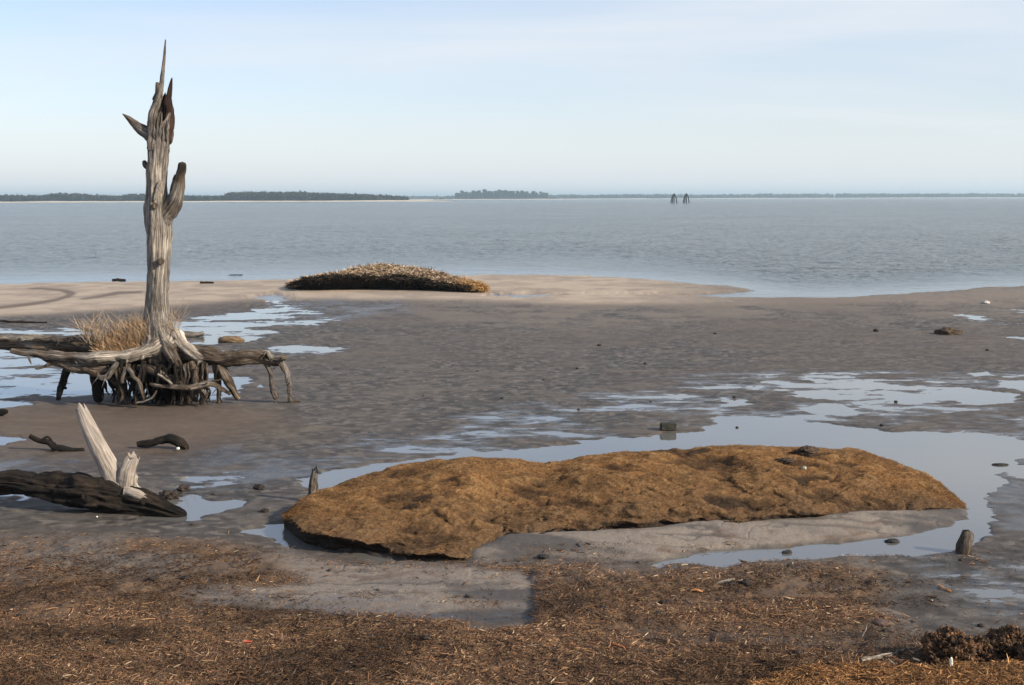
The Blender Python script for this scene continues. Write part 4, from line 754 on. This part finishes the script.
pc = pc * (1 - straw[:, None]) + straw[:, None] * pick([(.30, .15, .06), (.40, .22, .09), (.16, .075, .03), (.08, .04, .02)], n, .25)
o = blades('wrack_debris', P + np.stack([0 * L, 0 * L, rng.uniform(0, .014, n)], 1), D, L, Wd, pc, m_straw, None, .35); tag(o, 'brown litter of reed stems and bark chips strewn over the near shore', 'plant debris', kind='stuff')
# ------------------------------------------------------------------ far shores
def shore(name, stations, Yd, depth, colr, seed):
    """low land strip; stations (px, ybase row offset ignored)"""
    px = np.linspace(stations[0], stations[1], 400); hor = proj(np.stack([(px - CX) / F * Yd, np.full_like(px, Yd), np.zeros_like(px)], -1))
    X = (px - CX) / F * Yd; edge = np.minimum(np.minimum(px - stations[0], stations[1] - px) / 25, 1)
    rows = [(0, -.3), (3, .6), (8, 1.2), (depth * .5, 1.6), (depth, 1.2), (depth + 5, -.5)]
    V = np.stack([np.stack([X, Yd + d + Yd * .012 * fbm(X, X * 0, .004, 3, seed) + 0 * X, h * np.clip(edge + .1, 0, 1) * (1 + .5 * fbm(X, X * 0 + h, .02, 3, seed + 1))], -1) for d, h in rows])
    cl = np.stack([np.broadcast_to(np.array([.5, .45, .38]) if i < 3 else np.array(colr), (400, 3)) for i in range(6)])
    return tag(mesh_np(name, V.reshape(-1, 3), grid_faces(6, 400), m_land, None, {'col': cl.reshape(-1, 3)}, True), kind='structure')
def foliage(C0, size, n, fs, colr, jit=.25):
    """n leaf-clump facets around each centre; C0 (m,3), size (m,3)"""
    m = len(C0); d = rng.normal(0, 1, (m, n, 3)); d /= np.linalg.norm(d, axis=-1, keepdims=True); d *= rng.random((m, n, 1)) ** .4
    c = (C0[:, None, :] + d * size[:, None, :]).reshape(-1, 3); N_ = len(c)
    s = fs * rng.uniform(.5, 1.3, (N_, 1)); V = np.stack([c + rng.normal(0, 1, (N_, 3)) * s * .7 for _ in range(4)], 1).reshape(-1, 3); o = (np.arange(N_) * 4)[:, None]
    T = np.concatenate([o + np.array([[0, 1, 2]]), o + np.array([[0, 2, 3]]), o + np.array([[0, 3, 1]]), o + np.array([[1, 3, 2]])])
    cc = np.repeat(np.clip(np.array(colr) * (1 + rng.normal(0, jit, (N_, 1))), .005, .5), 4, 0); return V, T, cc
def wood_belt(name, label, Yd, top, base_z, colr, dens, depth, fs):
    """top: list of (px, row of the tree tops)"""
    tx = np.array(top); m = int((tx[-1, 0] - tx[0, 0]) * dens); px = rng.uniform(tx[0, 0], tx[-1, 0], m); dy = rng.uniform(5, depth, m)
    tr = np.interp(px, tx[:, 0], tx[:, 1]) + rng.uniform(-.3, 1.4, m); T = Wp(px, tr, Yd + dy); X = T[:, 0]; H = np.maximum(T[:, 2], 2.0)
    rad = H * rng.uniform(.18, .32, m)
    C0 = np.stack([X, Yd + dy, H * .62], -1); V, Tt, cc = foliage(C0, np.stack([rad * 1.2, rad * 1.2, H * .38], -1), 34, fs, colr)
    V2_, T2, c2 = foliage(np.stack([X, Yd + dy, H * .25], -1), np.stack([rad * 1.5, rad, H * .22], -1), 16, fs, colr)
    o = mesh_np(name, np.concatenate([V, V2_]), np.concatenate([Tt, T2 + len(V)]), m_tree, None, {'col': np.concatenate([cc, c2])}); return tag(o, label, 'woodland', kind='stuff')
shore('far_shore', (-420, 452), 1180, 150, (.10, .10, .06), 80)
wood_belt('distant_wood', 'belt of bare grey trees along the far left shore', 1195, [(-420, 194.5), (-100, 195), (0, 194.8), (42, 195.4), (52, 193.2), (75, 193.4), (95, 194.8), (118, 196), (126, 194), (150, 193.8), (180, 195.4), (222, 195.8), (232, 192.0), (262, 191.3), (300, 191.8), (330, 193.2), (360, 194.0), (385, 195.2), (408, 197)], 0, (.045, .05, .036), 3.2, 60, 1.0)
shore('low_shore', (400, 580), 2350, 100, (.10, .10, .06), 82)
shore('far_right_shore', (380, 1500), 3000, 300, (.08, .09, .06), 81)
wood_belt('distant_wood', 'thin hazy line of woods on the farthest shore', 3030, [(380, 196.8), (550, 195.4), (640, 194.4), (668, 194.4), (700, 195.2), (760, 194.2), (830, 193.9), (950, 193.8), (1000, 193.9), (1100, 193.6), (1500, 193)], 0, (.04, .05, .035), 3.0, 200, 2.2)
# island pines, one by one
def pine(var):
    e = empty('pine_tree', (0, 0, 0), 'tall dark pine standing in the row on the low far island', 'tree', 'pines on the far island')
    b = MB(); b.tube([[0, 0, -1, .35, .3], [.2, 0, 6, .28, .3], [-.1, .1, 12, .2, .3], [0, 0, 17, .08, .3]], 6, 1.5, .05, 1, .05, 'point', var); b.build('trunk', m_wood, e)
    k = 13; C0 = np.stack([rng.normal(0, 1.6, k), rng.normal(0, 1.6, k), rng.uniform(5.5, 16, k)], -1); V, T, cc = foliage(C0, np.tile([2.6, 2.6, 1.7], (k, 1)), 60, 1.1, (.04, .055, .032))
    C1 = np.stack([rng.normal(0, 2, 4), rng.normal(0, 2, 4), rng.uniform(1, 4, 4)], -1); Vb, Tb, cb = foliage(C1, np.tile([3, 2.4, 2.4], (4, 1)), 60, 1.0, (.05, .055, .035))
    mesh_np('crown', np.concatenate([V, Vb]), np.concatenate([T, Tb + len(V)]), m_tree, e, {'col': np.concatenate([cc, cb])}); return e
protos = [pine(i) for i in range(4)]; usedp = set()
ix = [457 + i * 2.75 + random.uniform(-.7, .7) for i in range(26)] + [527.5, 530.5, 533.5, 537, 541, 544, 547]
for i, a_ in enumerate(ix):
    pr = protos[i % 4]; Yd = 2380 + random.uniform(0, 45); h = np.interp(a_, [455, 462, 480, 500, 523, 527, 540, 548], [15, 17.5, 18.5, 18.5, 18.8, 15.5, 16.5, 13.5]) * random.uniform(.84, 1.06) / 17
    if i < 4: o = pr
    else:
        o = pr.copy(); COL.objects.link(o)
        for ch in list(pr.children):
            c2 = ch.copy(); COL.objects.link(c2); c2.parent = o
    o.location = ((a_ - CX) / F * Yd, Yd, .8); o.scale = (h, h, h); o.rotation_euler = (0, 0, random.uniform(0, 6))
for i, (a_, hh) in enumerate([(436, 2.5), (441, 3.5), (444, 4.5), (448.5, 7.5), (452, 4.5), (551, 4), (554.5, 3)]):
    Yd = 2370; V, T, cc = foliage(np.array([[0, 0, hh * .5], [1.5, 0, hh * .4], [-1.5, .5, hh * .35]]), np.tile([1.8, 1.8, hh * .45], (3, 1)), 40, .6, (.05, .055, .04))
    o = mesh_np('shrub', V, T, m_tree, None, {'col': cc}); o.location = ((a_ - CX) / F * Yd, Yd, .8); tag(o, 'low shrub beyond the end of the pine row on the far island', 'shrub', 'shrubs on the far island')
# pile clusters
for a_, lab, sd_ in ((673.2, 'left one of two dark mooring pile clusters far out in the bay', 1), (685.4, 'right one of two dark mooring pile clusters far out in the bay', 2)):
    q = G(a_, 203.6); Yd = 640.0; X = (a_ - CX) / F * Yd; e = empty('mooring_piles', (X, Yd, 0), lab, 'pilings', 'mooring pile clusters in the bay'); hP = 5.3
    for k, (bx, tx_) in enumerate([(-1.9, -.4), (-.9, -.25), (.1, 0.1), (1.9, .4)]):
        b = MB(); b.tube([[X + bx, Yd + (k % 2) * .8 - .4, -1.5, .28, .0], [X + (bx + tx_) / 2, Yd, hP * .5, .27, .0], [X + tx_, Yd + random.uniform(-.2, .2), hP - abs(k - 2) * .35, .2, .1]], 8, .5, .05, 1, .05, 'open', 600 + k, 0, 0)
        b.build('pile', m_wet, e)
    b = MB(); b.tube([[X - .75, Yd - .3, hP * .78, .3, .1], [X, Yd - .4, hP * .8, .34, .1], [X + .75, Yd - .3, hP * .78, .3, .1]], 8, .3, .05, 1, .05, 'round', 610); b.build('binding', m_wet, e)
# ------------------------------------------------------------------ haze
HAZE = True
if HAZE:
    bm = bmesh.new(); bmesh.ops.create_cube(bm, size=1)
    for v in bm.verts: v.co = Vector((v.co.x * 9000, v.co.y * 19200, -8 + (v.co.z + .5) * 45))
    me = bpy.data.meshes.new('haze'); bm.to_mesh(me); bm.free(); hz = bpy.data.objects.new('haze', me); COL.objects.link(hz); tag(hz, kind='stuff')
    m = bpy.data.materials.new('haze'); m.use_nodes = True; nt = m.node_tree; nt.nodes.clear(); mo = N(nt, 'ShaderNodeOutputMaterial'); pv_ = N(nt, 'ShaderNodeVolumePrincipled')
    pv_.inputs['Density'].default_value = 0.00024; pv_.inputs['Color'].default_value = (.70, .88, 1.0, 1); pv_.inputs['Anisotropy'].default_value = 0.3
    nt.links.new(pv_.outputs[0], mo.inputs['Volume']); me.materials.append(m)
